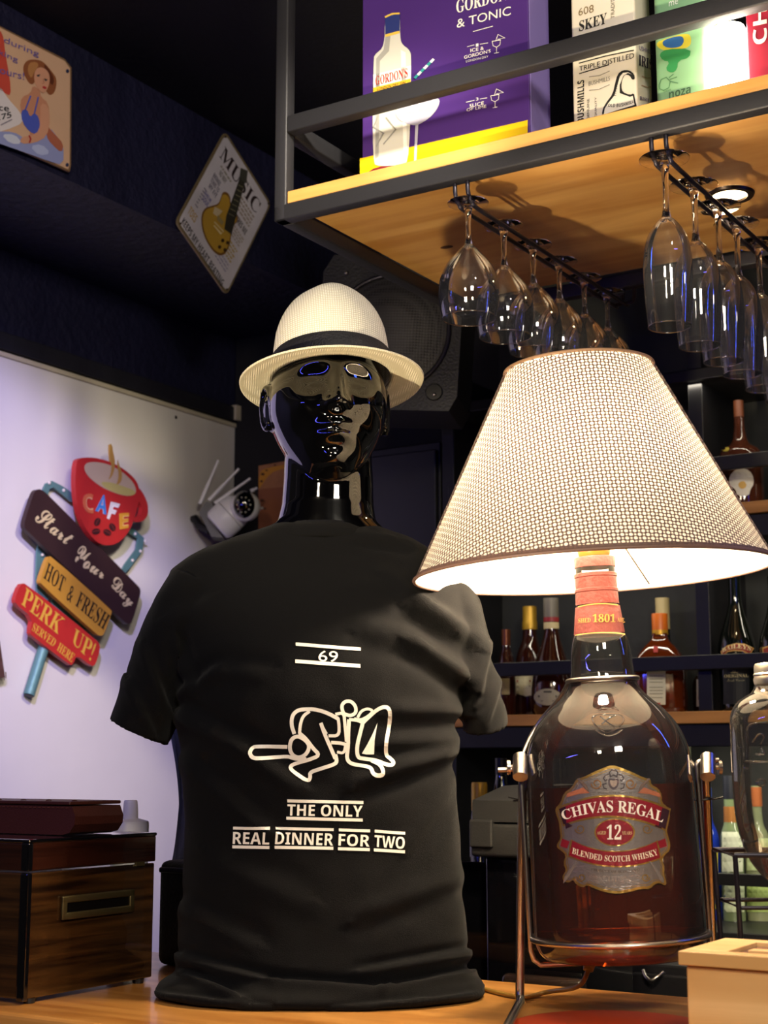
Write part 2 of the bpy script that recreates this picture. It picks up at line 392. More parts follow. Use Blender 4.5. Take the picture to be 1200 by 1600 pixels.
class Print:
    """flat artwork given in photo pixels (through cv) and laid on a surface"""
    def __init__(s, surf, cv=lambda x, y: (x, y), maxlen=None):
        s.surf = surf; s.cv = cv; s.mb = MB(); s.mats = []; s.n = 0; s.maxlen = maxlen
    def mi(s, m):
        if isinstance(m, str): m = paint(m)
        if m not in s.mats: s.mats.append(m)
        return s.mats.index(m)
    def poly(s, pts, m, layer=1, raw=False):
        P = [Vector((*(p if raw else s.cv(*p)), 0)) for p in pts]
        tri = tessellate_polygon([P])
        if s.maxlen:
            bm = bmesh.new(); vv = [bm.verts.new(p) for p in P]
            for t in tri:
                try: bm.faces.new([vv[i] for i in t])
                except ValueError: pass
            for _ in range(7):
                es = [e for e in bm.edges if e.calc_length() > s.maxlen]
                if not es: break
                bmesh.ops.subdivide_edges(bm, edges=es, cuts=1); bmesh.ops.triangulate(bm, faces=bm.faces)
            bm.verts.index_update()
            s.mb.add([s.surf(v.co.x, v.co.y, layer) for v in bm.verts], [[v.index for v in f.verts] for f in bm.faces], s.mi(m)); bm.free()
        else:
            s.mb.add([s.surf(p.x, p.y, layer) for p in P], [tuple(t) for t in tri], s.mi(m))
    def rect(s, x0, y0, x1, y1, m, layer=1): s.poly([(x0, y0), (x1, y0), (x1, y1), (x0, y1)], m, layer)
    def ell(s, cx, cy, rx, ry, m, layer=1, rot=0, n=28):
        c, q = math.cos(R(rot)), math.sin(R(rot))
        s.poly([(cx + rx * math.cos(t) * c - ry * math.sin(t) * q, cy + rx * math.cos(t) * q + ry * math.sin(t) * c) for t in [2 * math.pi * k / n for k in range(n)]], m, layer)
    def line(s, pts, wd, m, layer=2, closed=False):
        P = [Vector(s.cv(*p)) for p in pts]; n = len(P); Lf = []; Rt = []
        k = (Vector(s.cv(1, 0)) - Vector(s.cv(0, 0))).length; h = wd * k / 2
        for i in range(n):
            a = P[i - 1] if (closed or i > 0) else P[i]; b = P[(i + 1) % n] if (closed or i < n - 1) else P[i]
            t = b - a
            if t.length < 1e-9: t = Vector((1, 0))
            t.normalize(); nn = Vector((-t.y, t.x))
            if 0 < i < n - 1 or closed:
                t1 = (P[i] - a).normalized(); cs = max(0.45, abs(Vector((-t1.y, t1.x)).dot(nn))); q = h / cs
            else: q = h
            Lf.append(P[i] + nn * q); Rt.append(P[i] - nn * q)
        V = [s.surf(p.x, p.y, layer) for p in Lf] + [s.surf(p.x, p.y, layer) for p in Rt]
        m_ = n if closed else n - 1
        s.mb.add(V, [(i, (i + 1) % n, n + (i + 1) % n, n + i) for i in range(m_)], s.mi(m))
    def text(s, body, bl, br, tl, tr, m, layer=2, bm=None, tm=None, off=0.0, res=3):
        uv, fs = glyphs(body, res, off)
        def q(p, c, r, t):
            p = Vector(p); r = Vector(r)
            if c is None: return p.lerp(r, t)
            c = Vector(c) * 2 - (p + r) / 2; return p * (1 - t) ** 2 + c * 2 * t * (1 - t) + r * t * t
        V = []
        for x, y in uv:
            pt = q(bl, bm, br, x).lerp(q(tl, tm, tr, x), y); pp = s.cv(pt.x, pt.y); V.append(s.surf(pp[0], pp[1], layer))
        s.mb.add(V, fs, s.mi(m))
    def obj(s, name, parent): return s.mb.obj(name, s.mats, parent)
def smooth_poly(pts, it=2, closed=True):
    for _ in range(it):
        q = []; n = len(pts)
        for i in range(n if closed else n - 1):
            a, b = pts[i], pts[(i + 1) % n]
            q += [(a[0] * .75 + b[0] * .25, a[1] * .75 + b[1] * .25), (a[0] * .25 + b[0] * .75, a[1] * .25 + b[1] * .75)]
        if not closed: q = [pts[0]] + q + [pts[-1]]
        pts = q
    return pts
def crv(pts, n=8):
    """Catmull-Rom through points of any dimension"""
    P = [Vector(p) for p in pts]; out = []
    for i in range(len(P) - 1):
        p0 = P[max(i - 1, 0)]; p1 = P[i]; p2 = P[i + 1]; p3 = P[min(i + 2, len(P) - 1)]
        for k in range(n):
            t = k / n; out.append(0.5 * ((2 * p1) + (p2 - p0) * t + (2 * p0 - 5 * p1 + 4 * p2 - p3) * t * t + (3 * p1 - p0 - 3 * p2 + p3) * t ** 3))
    out.append(P[-1]); return out
# ================================================================== the room
def barx(mb):
    mb.v = [BAR @ v for v in mb.v]; return mb
def S_(name, mb, m, smooth=None): return struct(mb.obj(name, m, frame=BAR, smooth=smooth))
AW = -2.42; BW = 3.12; CE = 2.75; AS = -2.012
S_('floor', MB().rng(-2.6, 2.2, -2.5, 3.3, -0.05, 0.0), M['floor'])
S_('ceiling', MB().rng(-2.6, 2.2, -2.5, 3.3, CE, CE + 0.05), M['ceiling'])
S_('wall_left', MB().rng(AW - 0.12, AW, 1.75, 3.3, 0, 2.222), M['white_wall'])
S_('wall_left_front', MB().rng(AW - 0.12, AW - 0.002, -2.5, 1.75, 0, 2.25), M['black_wall'])
S_('wall_left_upper', MB().rng(AW - 0.12, AW - 0.004, -2.5, 3.3, 2.25, CE), M['navy'])
S_('wall_back', MB().rng(AW, 2.2, BW, BW + 0.12, 0, CE), M['black_wall'])
S_('wall_front', MB().rng(-2.6, 2.2, -2.62, -2.5, 0, CE), mat('umber_wall', '#5a4a3c', 0.8, var=0.2, vscale=2))
S_('wall_right', MB().rng(2.2, 2.3, -2.5, 3.3, 0, CE), M['black_wall'])
S_('beam_left', MB().rng(AW - 0.1, AS, -2.5, 3.3, 2.462, CE), M['navy'])
S_('trim_1', MB().rng(AW - 0.1, AW + 0.012, -2.5, BW, 2.232, 2.272, bev=0.003), M['trim_dark'])
S_('trim_2', MB().rng(AW - 0.1, AW + 0.006, -2.5, BW, 2.218, 2.229, bev=0.002), M['trim_cream'])
S_('trim_3', MB().rng(AW + 0.002, AW + 0.02, BW - 0.02, BW, 2.235, 2.275), M['trim_cream'])
# ------------------------------------------------------------------ bar counter
ct = thing('bar_counter', 'honey coloured wooden bar counter that the mannequin and lamp stand on', 'counter', (-0.7, 1.55, 0), bar=True)
barx(MB().rng(-2.25, 0.75, 1.291, 1.821, 1.012, 1.05, bev=0.006)).obj('worktop', M['counter'], ct)
barx(MB().rng(-2.2, 0.75, 1.33, 1.36, 0.0, 1.012)).obj('front_panel', M['black_plastic'], ct)
barx(MB().rng(-2.2, 0.75, 1.76, 1.78, 0.0, 1.012)).obj('back_panel', M['black_plastic'], ct)
mr = MB(); mp = ptz(958, 1580, 1.0505); mp = mp - Vector((mp.x, mp.y, 0)).normalized() * 0.112
mr.lathe([(0.0, 0), (0.112, 0), (0.113, 0.0005), (0.112, 0.001), (0, 0.001)], 64, M4=Matrix.Translation(mp))
tag(mr.obj('drinks_mat', M['mat_red'], smooth=30, origin=mp), 'round orange red mat lying on the counter in front of the whisky lamp', 'mat')
# ------------------------------------------------------------------ overhead shelf
A0, A1, B0, B1 = -1.342, 0.25, 1.82, 2.44
T = 0.023
sh = thing('overhead_shelf', 'charcoal steel overhead shelf with pine plank hung above the bar', 'shelf', (-0.5, 2.1, 2.165), bar=True)
def beam(name, *r):
    barx(MB().rng(*r, bev=0.003)).obj(name, M['steel_dark'], sh, smooth=40)
beam('front_beam', A0, A1, B0, B0 + T, 2.171, 2.197)
beam('back_beam', A0, A1, B1 - T, B1, 2.171, 2.197)
beam('side_beam', A0, A0 + T, B0 + T, B1 - T, 2.171, 2.197)
beam('front_rail', A0 + T, A1, B0, B0 + T, 2.315, 2.343)
beam('side_rail', A0, A0 + T, B0 + T, B1 - T, 2.315, 2.343)
beam('back_rail', A0 + T, A1, B1 - T, B1, 2.315, 2.343)
beam('post', A0, A0 + T, B0, B0 + T, 2.171, CE)
beam('post', A0, A0 + T, B1 - T, B1, 2.171, CE)
pk = barx(MB().rng(A0 + T + 0.001, A1, B0 + 0.003, B1 - 0.03, 2.1975, 2.2175, bev=0.0015)).obj('plank', M['plank'], sh)
kn = MB()
for (x, y, rr) in [(698, 386, 0.0075), (726, 470, 0.004)]:
    p = ptz(x, y, 2.197); kn.lathe([(0, 0), (rr * 0.6, 0.0), (rr, 0.0004)], 18, M4=Matrix.Translation(p - Vector((0, 0, 0.0006))) @ BAR @ Matrix.Diagonal((1.6, 1, 1, 1)))
kn.obj('knot', paint('#4a2c12'), pk)
AR = (-1.012, -0.706)
for ar in AR:
    for s in (-1, 1):
        a = ar + s * 0.0105
        path = crv([(a, 1.833, 2.174), (a, 1.834, 2.154), (a, 1.846, 2.142), (a, 1.865, 2.138), (a, 2.0, 2.138), (a, 2.39, 2.138), (a + 0.004, 2.41, 2.1385), (a + 0.012, 2.422, 2.146), (a + 0.012, 2.426, 2.174)], 5)
        barx(MB().tube(path, 0.0034, 8)).obj('glass_rail', M['rod_dark'], sh, smooth=60)
# downlight set into the plank
dl = thing('recessed_downlight', 'round recessed downlight with dark ring in the pine shelf underside', 'light', (-0.716, 2.15, 2.197), bar=True)
LT = MW[dl.name]
MB().lathe([(0.026, -0.001), (0.027, -0.005), (0.036, -0.005), (0.038, -0.001)], 40, M4=LT).obj('bezel', paint('#2a1d16', 0.35, 0.6), dl, smooth=50)
MB().lathe([(0, -0.0015), (0.026, -0.0015)], 40, M4=LT).obj('lamp_face', mat('downlight_glow', '#ffffff', emit='#ffdca0', estr=30), dl)
lamp('downlight_beam', 'SPOT', LT @ Vector((0, 0, -0.012)), 9.0, (1.0, 0.78, 0.45), 0.02, rot=(0, 0, 0), spot=120, blend=0.6)
# ------------------------------------------------------------------ hanging glasses
def glass(name, label, group, prof_bowl, prof_stem, prof_foot):
    g = thing(name, label, 'glass', (0, 0, 0), group=group)
    n = len(prof_bowl)
    b = MB().lathe([tuple(p) for p in crv([(r, z, 0) for r, z in prof_bowl], 5) and [(p.x, p.y) for p in crv([(r, z, 0) for r, z in prof_bowl], 5)]], 40)
    rr, rz = prof_bowl[-1]
    b.tube([(rr * math.cos(t), rr * math.sin(t), rz) for t in [2 * math.pi * k / 40 for k in range(40)]], 0.0009, 6, 1, closed=True)
    b.obj('bowl', [M['glass_thin'], M['glass_solid']], g, smooth=60, local=True)
    MB().lathe([(p.x, p.y) for p in crv([(r, z, 0) for r, z in prof_stem], 4)], 16, cap0=True, cap1=True).obj('stem', M['glass_solid'], g, smooth=60, local=True)
    MB().lathe(prof_foot, 40, cap0=False, cap1=False).obj('foot', M['glass_solid'], g, smooth=50, local=True)
    return g
wine = glass('wine_glass', '', 'round wine glasses hung upside down from the shelf rack',
  [(0.0062, -.064), (.018, -.077), (.033, -.095), (.0415, -.115), (.0445, -.136), (.0432, -.156), (.039, -.176)],
  [(.009, -.0035), (.0062, -.010), (.0045, -.022), (.0038, -.04), (.0042, -.054), (.0062, -.064), (.0085, -.068)],
  [(0, 0.0012), (.026, .0006), (.030, 0.0004), (.0304, -.0004), (.030, -.0012), (.02, -.0024), (.010, -.0042), (0, -.0046)])
flute = glass('champagne_glass', '', 'tall champagne glasses hung upside down from the shelf rack',
  [(.0068, -.084), (.018, -.096), (.0285, -.117), (.0328, -.145), (.0332, -.172), (.0315, -.205), (.0285, -.237)],
  [(.009, -.004), (.0062, -.012), (.0048, -.026), (.0043, -.05), (.0046, -.072), (.0068, -.084), (.0085, -.088)],
  [(0, 0.0012), (.030, .0006), (.034, 0.0004), (.0344, -.0004), (.034, -.0012), (.022, -.0026), (.010, -.0048), (0, -.005)])
ordn = ['first', 'second', 'third', 'fourth', 'fifth', 'sixth', 'seventh']
def hang(proto, ar, bs, txt):
    for i, b in enumerate(bs):
        o = proto if i == 0 else copy_tree(proto)
        p = W(ar, b, 2.1455); o.location = p; o.rotation_euler = (0, 0, PHI + i * 0.7)
        pos = 'at the front end of the rack' if i == 0 else ('at the back end of the rack' if i == len(bs) - 1 else ordn[i] + ' from the front of the rack')
        o['label'] = txt + ', ' + pos
hang(wine, AR[0], [1.853, 1.966, 2.066, 2.162, 2.260, 2.356], 'round wine glass hung upside down')
hang(flute, AR[1], [1.852, 1.964, 2.062, 2.146, 2.250, 2.345], 'tall champagne glass hung upside down')
# ------------------------------------------------------------------ things on the overhead shelf
ZS = 2.2176
def cvg(x, y): return (420 + x / 2.609, y / 2.609)
gb = thing('gin_gift_box', 'purple and yellow gin gift box printed with a bottle, on the overhead shelf', 'box', (-1.08, 1.99, ZS), bar=True)
gx = barx(MB().rng(-1.228, -0.932, 1.90, 1.972, ZS, 2.62, bev=0.0015)).obj('carton', mat('purple_card', '#452a70', 0.35, var=0.04), gb)
pr = Print(surf_b(1.90), cvg)
pr.poly([(372, 647), (1056, 490), (1056, 560), (372, 725)], '#d9b400', 1)
pr.poly([(392, 712), (428, 688), (545, 655), (520, 690), (380, 722)], '#7a1e22', 2)
bt = [(475, 66), (500, 56), (536, 54), (537, 140), (541, 180), (578, 205), (583, 245), (575, 655), (545, 674), (450, 680), (424, 665), (428, 240), (436, 222), (474, 190)]
pr.poly(smooth_poly(bt, 2), '#c9c8bd', 3)
pr.poly([(440, 240), (470, 205), (478, 150), (498, 148), (492, 210), (455, 250), (450, 640), (436, 650)], '#9c9c96', 4)
pr.poly([(540, 205), (560, 215), (566, 640), (552, 655)], '#e9e8df', 4)
pr.poly([(476, 70), (536, 56), (536, 134), (477, 152)], '#24306e', 4); pr.line([(476, 72), (506, 58), (536, 57)], 7, '#e0b94a', 5); pr.line([(477, 148), (536, 132)], 10, '#e0b94a', 5)
pr.poly([(428, 306), (582, 268), (581, 345), (428, 386)], '#efeadc', 4); pr.poly([(428, 360), (581, 322), (581, 345), (428, 386)], '#e6b92e', 5)
pr.text(bold("GORDON'S"), (438, 350), (570, 316), (438, 312), (568, 278), '#b02a22', 6)
pr.text('LONDON DRY GIN', (445, 372), (560, 344), (445, 361), (560, 333), '#5a3a20', 7)
pr.line([(450, 470), (430, 520), (470, 545), (440, 600)], 5, '#8d8d88', 6); pr.line([(480, 480), (520, 530), (470, 590)], 5, '#8d8d88', 6)
bowl = [(515, 458), (560, 420), (640, 395), (702, 400), (694, 440), (660, 482), (618, 508), (598, 514), (560, 505), (528, 488)]
pr.poly(smooth_poly(bowl, 2), '#a9a8ba', 5); pr.poly([(600, 512), (612, 508), (604, 662), (594, 664)], '#a9a8ba', 5)
for k in range(26):
    x = 540 + random.random() * 140; y = 420 + random.random() * 60; pr.ell(x, y, 6, 5, '#d6d6de', 6, n=8)
for k in range(6):
    x0 = 598 + k * 13; y0 = 318 - k * 13; pr.poly([(x0 - 5, y0), (x0 + 8, y0 - 13), (x0 + 16, y0 - 8), (x0 + 4, y0 + 6)], ['#2d8f8c', '#f0f0ea'][k % 2], 6)
pr.text(bold("GORDON'S"), (766, 56), (1006, -8), (766, 0), (1006, -66), 'f2eee2', 3)
pr.text('& TONIC', (768, 116), (988, 62), (768, 80), (988, 26), 'f2eee2', 3)
pr.line([(834, 130), (915, 108)], 2.5, 'f2eee2', 3)
for (s, x0, y0, x1, y1, h) in [('1', 846, 192, 856, 190, 12), ('ICE &', 824, 214, 878, 204, 14), ("GORDON'S", 798, 242, 906, 215, 14), ('LONDON DRY', 806, 256, 896, 236, 9), ('3', 846, 412, 856, 410, 12), ('SLICE', 820, 440, 878, 428, 14), ('OF LIME', 808, 456, 888, 440, 12)]:
    pr.text(s, (x0, y0), (x1, y1), (x0, y0 - h), (x1, y1 - h), 'f2eee2', 3)
for (x0, y0) in ((930, 170), (924, 392)):
    pr.line([(x0 - 18, y0), (x0 - 14, y0 + 18), (x0, y0 + 24), (x0 + 14, y0 + 14), (x0 + 16, y0 - 6), (x0 - 18, y0)], 2, 'f2eee2', 3)
    pr.line([(x0, y0 + 24), (x0, y0 + 46)], 2, 'f2eee2', 3); pr.line([(x0 - 10, y0 + 49), (x0 + 10, y0 + 45)], 2, 'f2eee2', 3)
    pr.line([(x0 - 4, y0), (x0 + 6, y0 - 28), (x0 + 34, y0 - 14), (x0 + 4, y0 - 8)], 2, 'f2eee2', 3)
for (x0, y0, x1, y1) in ((810, 192, 840, 184), (862, 182, 895, 176), (806, 418, 840, 410), (862, 405, 892, 400)): pr.line([(x0, y0), (x1, y1)], 2, 'f2eee2', 3)
pr.obj('front_print', gb)
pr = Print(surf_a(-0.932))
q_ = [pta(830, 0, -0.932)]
bmb = MB(); bmb.rng(-0.9318, -0.9312, 1.903, 1.969, ZS + 0.002, 2.618); barx(bmb).obj('lit_side', mat('lamplit_lavender', '#8f7fc4', 0.4), gb)  # lamp light on the carton's side, painted as a pale lavender sheet
# whisky tin
tn = thing('whisky_tin', 'cream printed whisky tin standing beside the purple gin box', 'tin', (-0.80, 1.96, ZS), bar=True)
at_ = toab(ptb(996, 168, 1.90)).x; bt_ = toab(pta(1020, 160, at_)).y
barx(MB().rng(-0.862, at_, 1.90, bt_, ZS, 2.56, bev=0.004)).obj('tin_body', mat('cream_tin', '#d8d0c0', 0.35), tn, smooth=40)
pr = Print(surf_b(1.90), lambda x, y: (860 + x / 3.529, y / 3.529))
K = '#1a1a1a'
pr.text('TRIPLE DISTILLED', (160, 394), (462, 322), (160, 368), (462, 292), K, 2)
pr.line([(158, 350), (300, 312), (462, 278)], 6, K); pr.line([(160, 408), (325, 358)], 6, K)
pr.text(sansb('BUSHMILLS'), (187, 672), (187, 440), (150, 680), (150, 450), K, 2)
pr.text('608', (156, 90), (240, 68), (156, 48), (240, 26), '#7c6a4c', 2)
pr.text(bold('SKEY'), (160, 175), (312, 130), (160, 118), (312, 70), K, 2)
pr.text('TRADITION', (355, 100), (355, -60), (335, 104), (335, -54), '#6a6458', 2)
pr.text('GENUINE', (216, 660), (216, 545), (203, 664), (203, 549), '#4a4a48', 2); pr.text('QUALITY', (258, 645), (258, 535), (246, 648), (246, 538), '#4a4a48', 2)
still = [(286, 640), (290, 600), (310, 565), (345, 520), (358, 460), (372, 410), (400, 388), (436, 388), (464, 410), (468, 440), (450, 440), (440, 418), (412, 412), (396, 440), (392, 480), (400, 510), (440, 525), (462, 515), (466, 540), (476, 580), (480, 592), (380, 618)]
pr.poly(smooth_poly(still, 1), K, 2)
still2 = [(296, 634), (302, 600), (322, 570), (355, 528), (372, 470), (385, 424), (402, 404), (430, 400), (450, 412), (430, 404), (404, 420), (384, 470), (384, 515), (440, 536), (456, 530), (466, 580), (380, 606)]
pr.poly(still2, '#ddd8ca', 3)
pr.text(sansb('OLD BUSHMILLS'), (318, 590), (470, 562), (322, 574), (470, 550), K, 4, bm=(398, 590), tm=(398, 570))
for k in range(9): pr.line([(352 + k * 2, 530 - k * 12), (364 + k * 2, 528 - k * 12)], 3, K, 4)
pr.line([(345, 622), (390, 612), (440, 604)], 5, K, 4)
pr.text('BUSHMILLS', (212, 475), (330, 445), (212, 452), (330, 420), '#8a857a', 2)
for yy in (425, 500): pr.line([(215, yy), (270, yy - 6), (328, yy - 32)], 4, '#8a857a', 2)
pr.obj('front_print', tn)
pr = Print(surf_a(at_), lambda x, y: (860 + x / 3.529, y / 3.529))
pr.text(bold('IRIS'), (485, 360), (560, 390), (485, 300), (560, 330), '#2b2038', 2); pr.text('USHMILL', (487, 275), (560, 305), (487, 250), (560, 280), '#6a5a88', 2)
pr.text(bold('RISH A'), (490, 550), (560, 570), (490, 530), (560, 550), '#5a4c70', 2)
for yy in (420, 470): pr.line([(500, yy), (530, yy + 12), (556, yy + 10)], 4, '#b08a70', 2)
pr.obj('side_print', tn)
# green liquor carton
gt = thing('green_liquor_carton', 'pale green liquor carton with paint splash print, between whisky tin and bright lamp', 'carton', (-0.69, 1.93, ZS), bar=True)
barx(MB().rng(-0.733, -0.653, 1.895, 1.97, ZS, 2.60, bev=0.010)).obj('carton', mat('green_card', '#7fae84', 0.5, var=0.08), gt, smooth=40)
pr = Print(surf_b(1.895), lambda x, y: (860 + x / 3.529, y / 3.529))
G = '#2f8a4c'
pr.poly(smooth_poly([(585, 235), (640, 212), (760, 180), (780, 215), (770, 262), (700, 275), (640, 285), (590, 262)], 2), '#c9bf3a', 1)
pr.poly(smooth_poly([(600, 300), (640, 272), (775, 270), (770, 320), (705, 335), (700, 385), (670, 405), (635, 385), (660, 340), (620, 335)], 1), G, 2)
pr.poly(smooth_poly([(622, 225), (680, 205), (730, 200), (740, 230), (720, 262), (650, 268), (620, 250)], 2), '#2a5fa0', 3)
pr.line([(600, 470), (612, 440), (640, 428), (662, 450), (655, 485), (625, 500), (602, 490), (600, 470)], 5, '#4c7a55'); pr.line([(660, 440), (700, 425)], 5, '#4c7a55'); pr.line([(662, 450), (705, 460)], 5, '#4c7a55'); pr.line([(655, 430), (680, 410)], 5, '#4c7a55')
pr.text(sansb('noza'), (655, 545), (775, 515), (655, 510), (775, 478), '#3d5f45', 2)
pr.text('1959', (628, 512), (665, 500), (628, 502), (665, 490), '#4c7a55', 2)
pr.text('me', (655, 38), (705, 22), (655, 12), (705, -4), 'e8efe4', 2)
pr.obj('front_print', gt)
# bright lamp
bl = thing('glowing_bar_lamp', 'bright white glowing tube lamp on the overhead shelf beside the red box', 'light', (-0.626, 1.905, ZS), bar=True)
LT = MW[bl.name]
MB().lathe([(0, 0), (0.023, 0), (0.0235, 0.012), (0.0235, 0.014)], 28, M4=LT).obj('base', M['black_plastic'], bl, smooth=40)
MB().lathe([(0.022, 0.014), (0.0245, 0.02), (0.0245, 0.112), (0.021, 0.120), (0, 0.122)], 32, M4=LT).obj('diffuser', mat('lamp_diffuser', '#ffffff', emit='#fff0d8', estr=35), bl, smooth=40)
# red carton
rb = thing('red_whisky_carton', 'dark red carton with white vertical lettering on the overhead shelf', 'carton', (-0.5, 1.93, ZS), bar=True)
barx(MB().rng(-0.600, -0.40, 1.90, 2.0, ZS, 2.56, bev=0.002)).obj('carton', mat('crimson_card', '#8e1f33', 0.4), rb)
pr = Print(surf_b(1.90), lambda x, y: (860 + x / 3.529, y / 3.529))
pr.text(sansb('CHIVAS'), (1195, 236), (1195, -330), (1118, 252), (1118, -314), 'ece6dc', 2)
pr.obj('front_print', rb)
# ================================================================== back bar
bb = thing('back_bar', 'black back bar with brown wooden shelves holding the liquor bottles', 'shelving', (-0.6, 2.95, 0), bar=True)
def bbp(name, m, *r, bev=0.002): return barx(MB().rng(*r, bev=bev)).obj(name, M[m], bb)
BL = -1.61
for z0 in (1.410, 1.817): bbp('shelf_board', 'shelfwood', BL, 0.6, 2.85, 3.10, z0, z0 + 0.0235)
bbp('shelf_board', 'black_plastic', BL, 0.6, 2.85, 3.10, 2.10, 2.124)
bbp('counter_slab', 'black_plastic', -1.64, 0.6, 2.72, 3.10, 0.99, 1.03)
for z0 in (1.514, 1.907): bbp('front_rail', 'black_plastic', BL, 0.6, 2.842, 2.854, z0, z0 + 0.029)
bbp('front_rail', 'black_plastic', -1.1, 0.6, 2.842, 2.854, 1.103, 1.126)
for z0 in (1.365, 1.772): bbp('fascia', 'black_plastic', BL, 0.6, 2.86, 2.875, z0, z0 + 0.044)
for a, z0 in ((BL - 0.03, 1.03), (-1.06, 1.434), (-0.35, 1.03)): bbp('upright', 'black_plastic', a, a + 0.03, 2.87, 3.10, z0, 2.2)
bbp('back_panel', 'shelf_back', BL, 0.6, 3.095, 3.11, 1.03, 2.6, bev=0)
cb = thing('under_cabinet', 'black under-counter cabinet with small curved chrome handle behind the bar', 'cabinet', (-0.9, 2.6, 0), bar=True)
barx(MB().rng(-1.9, 0.3, 2.46, 2.70, 0.0, 1.0, bev=0.004)).obj('body', M['black_plastic'], cb)
p0 = toab(ptb(1025, 1522, 2.455))
barx(MB().rng(-1.05, p0.x - 0.045, 2.445, 2.46, 0.5, 0.985, bev=0.003)).obj('door', mat('brown_black_panel', '#1a1310', 0.4), cb)
barx(MB().rng(p0.x - 0.04, 0.2, 2.445, 2.46, 0.5, 0.985, bev=0.003)).obj('door', M['black_plastic'], cb)
barx(MB().tube(crv([(p0.x - 0.018, 2.444, p0.z + 0.006), (p0.x - 0.010, 2.434, p0.z - 0.002), (p0.x, 2.430, p0.z - 0.007), (p0.x + 0.010, 2.434, p0.z - 0.002), (p0.x + 0.018, 2.444, p0.z + 0.006)], 5), 0.0028, 8)).obj('handle', M['chrome'], cb, smooth=60)
# tall black cupboards left of the shelves
tc = thing('tall_cupboard', 'tall black cupboard with narrow doors in the dark corner behind the mannequin', 'cupboard', (-1.75, 2.95, 0), bar=True)
barx(MB().rng(-2.08, -1.65, 2.88, 3.10, 0.0, 2.05, bev=0.004)).obj('body', M['black_plastic'], tc)
for a in (-2.07, -1.86): barx(MB().rng(a, a + 0.205, 2.866, 2.88, 1.0, 2.03, bev=0.003)).obj('door', mat('charcoal_door', '#19191b', 0.35), tc)
for a in (-1.88, -1.845): barx(MB().rng(a, a + 0.012, 2.852, 2.866, 1.45, 1.6, bev=0.003)).obj('handle', M['rod_dark'], tc)
# ------------------------------------------------------------------ bottles on the back bar (photo outline -> real size at depth b)
def bottle(name, label, cx, b, base, zb, prof, glass, cap=None, labels=(), seg=28, power=2.0, sy=1.0, rot=0.0, fill=None, neckband=()):
    """prof: (half width px, y px) from base up; cap: (mat, [(hw, y)..]); labels: (y0, y1, half-angle, mat, texts)"""
    p0 = ptb(cx, base, b); k = p0.y / FPX; org = Vector((p0.x, p0.y, zb))
    dz = zb - p0.z
    zz = lambda y: ptb(cx, y, b).z - p0.z
    t = thing(name, label, 'bottle', org, (0, 0, PHI + rot), group=None)
    T4 = MW[t.name]
    P = [(p.x, p.y) for p in crv([(hw * k, zz(y), 0) for hw, y in prof], 4)]
    P = [(max(r, 0.001), z) for r, z in P]
    body = MB().lathe([(0.0, P[0][1])] + P, seg, M4=T4, sy=sy, power=power, cap1=True).obj('body', glass, t, smooth=45)
    if fill:
        y_top, fm = fill; zt = zz(y_top); Q = [(r - 0.002, z + (0.003 if i == 0 else 0)) for i, (r, z) in enumerate(P) if z < zt and r > 0.004]
        if len(Q) > 1: MB().lathe([(0, Q[0][1])] + Q + [(0, Q[-1][1] + 0.0005)], seg, M4=T4, sy=sy, power=power).obj('liquor', fm, t, smooth=45)
    if cap:
        MB().lathe([(0, zz(cap[1][0][1]))] + [(hw * k, zz(y)) for hw, y in cap[1]] + [(0, zz(cap[1][-1][1]))], 24, M4=T4).obj('cap', cap[0], t, smooth=40)
    for m, hw0, y0, hw1, y1 in neckband:
        MB().lathe([(hw0 * k, zz(y0)), (hw1 * k, zz(y1))], 24, M4=T4).obj('neck_band', m, t, smooth=40)
    for (y0, y1, m, pts, texts) in labels:
        bv = bvh_of(body); pr = Print(surf_bvh(bv, 0.0004), maxlen=9)
        pr.poly(pts, m, 2)
        for tx in texts:
            if tx[0] == 'poly': pr.poly(tx[1], tx[2], tx[3])
            elif tx[0] == 'line': pr.line(tx[1], tx[2], tx[3], 5)
            else: pr.text(*tx[:6], tx[6] if len(tx) > 6 else 5, **(tx[7] if len(tx) > 7 else {}))
        pr.obj('label', t)
    return t
def rc(x0, y0, x1, y1): return [(x0, y0), (x1, y0), (x1, y1), (x0, y1)]
ZL = 1.4345
goldcap = mat('yellow_gold_cap', '#b08a2a', 0.35, 0.4); greycap = mat('grey_cap', '#6f6a5e', 0.4, 0.2)
bottle('liquor_bottle', 'amber bottle with gold cap and cream label on the back shelf, behind the shirt sleeve', 830, 3.02, 1110, ZL,
  [(24, 1110), (25, 1100), (25, 1050), (24, 1030), (20, 1010), (13, 992), (11, 975), (10, 940)], M['brown_bottle'], (goldcap, [(12, 974), (12, 962), (11, 960), (11, 938)]),
  labels=[(0, 0, '#d9d0b0', [(806, 1054), (832, 1053), (832, 1086), (822, 1088), (806, 1083)], [('line', [(809, 1064), (829, 1064)], 3, '#9a3a2a'), ('line', [(809, 1072), (829, 1072)], 1.5, '#8a8060')])])
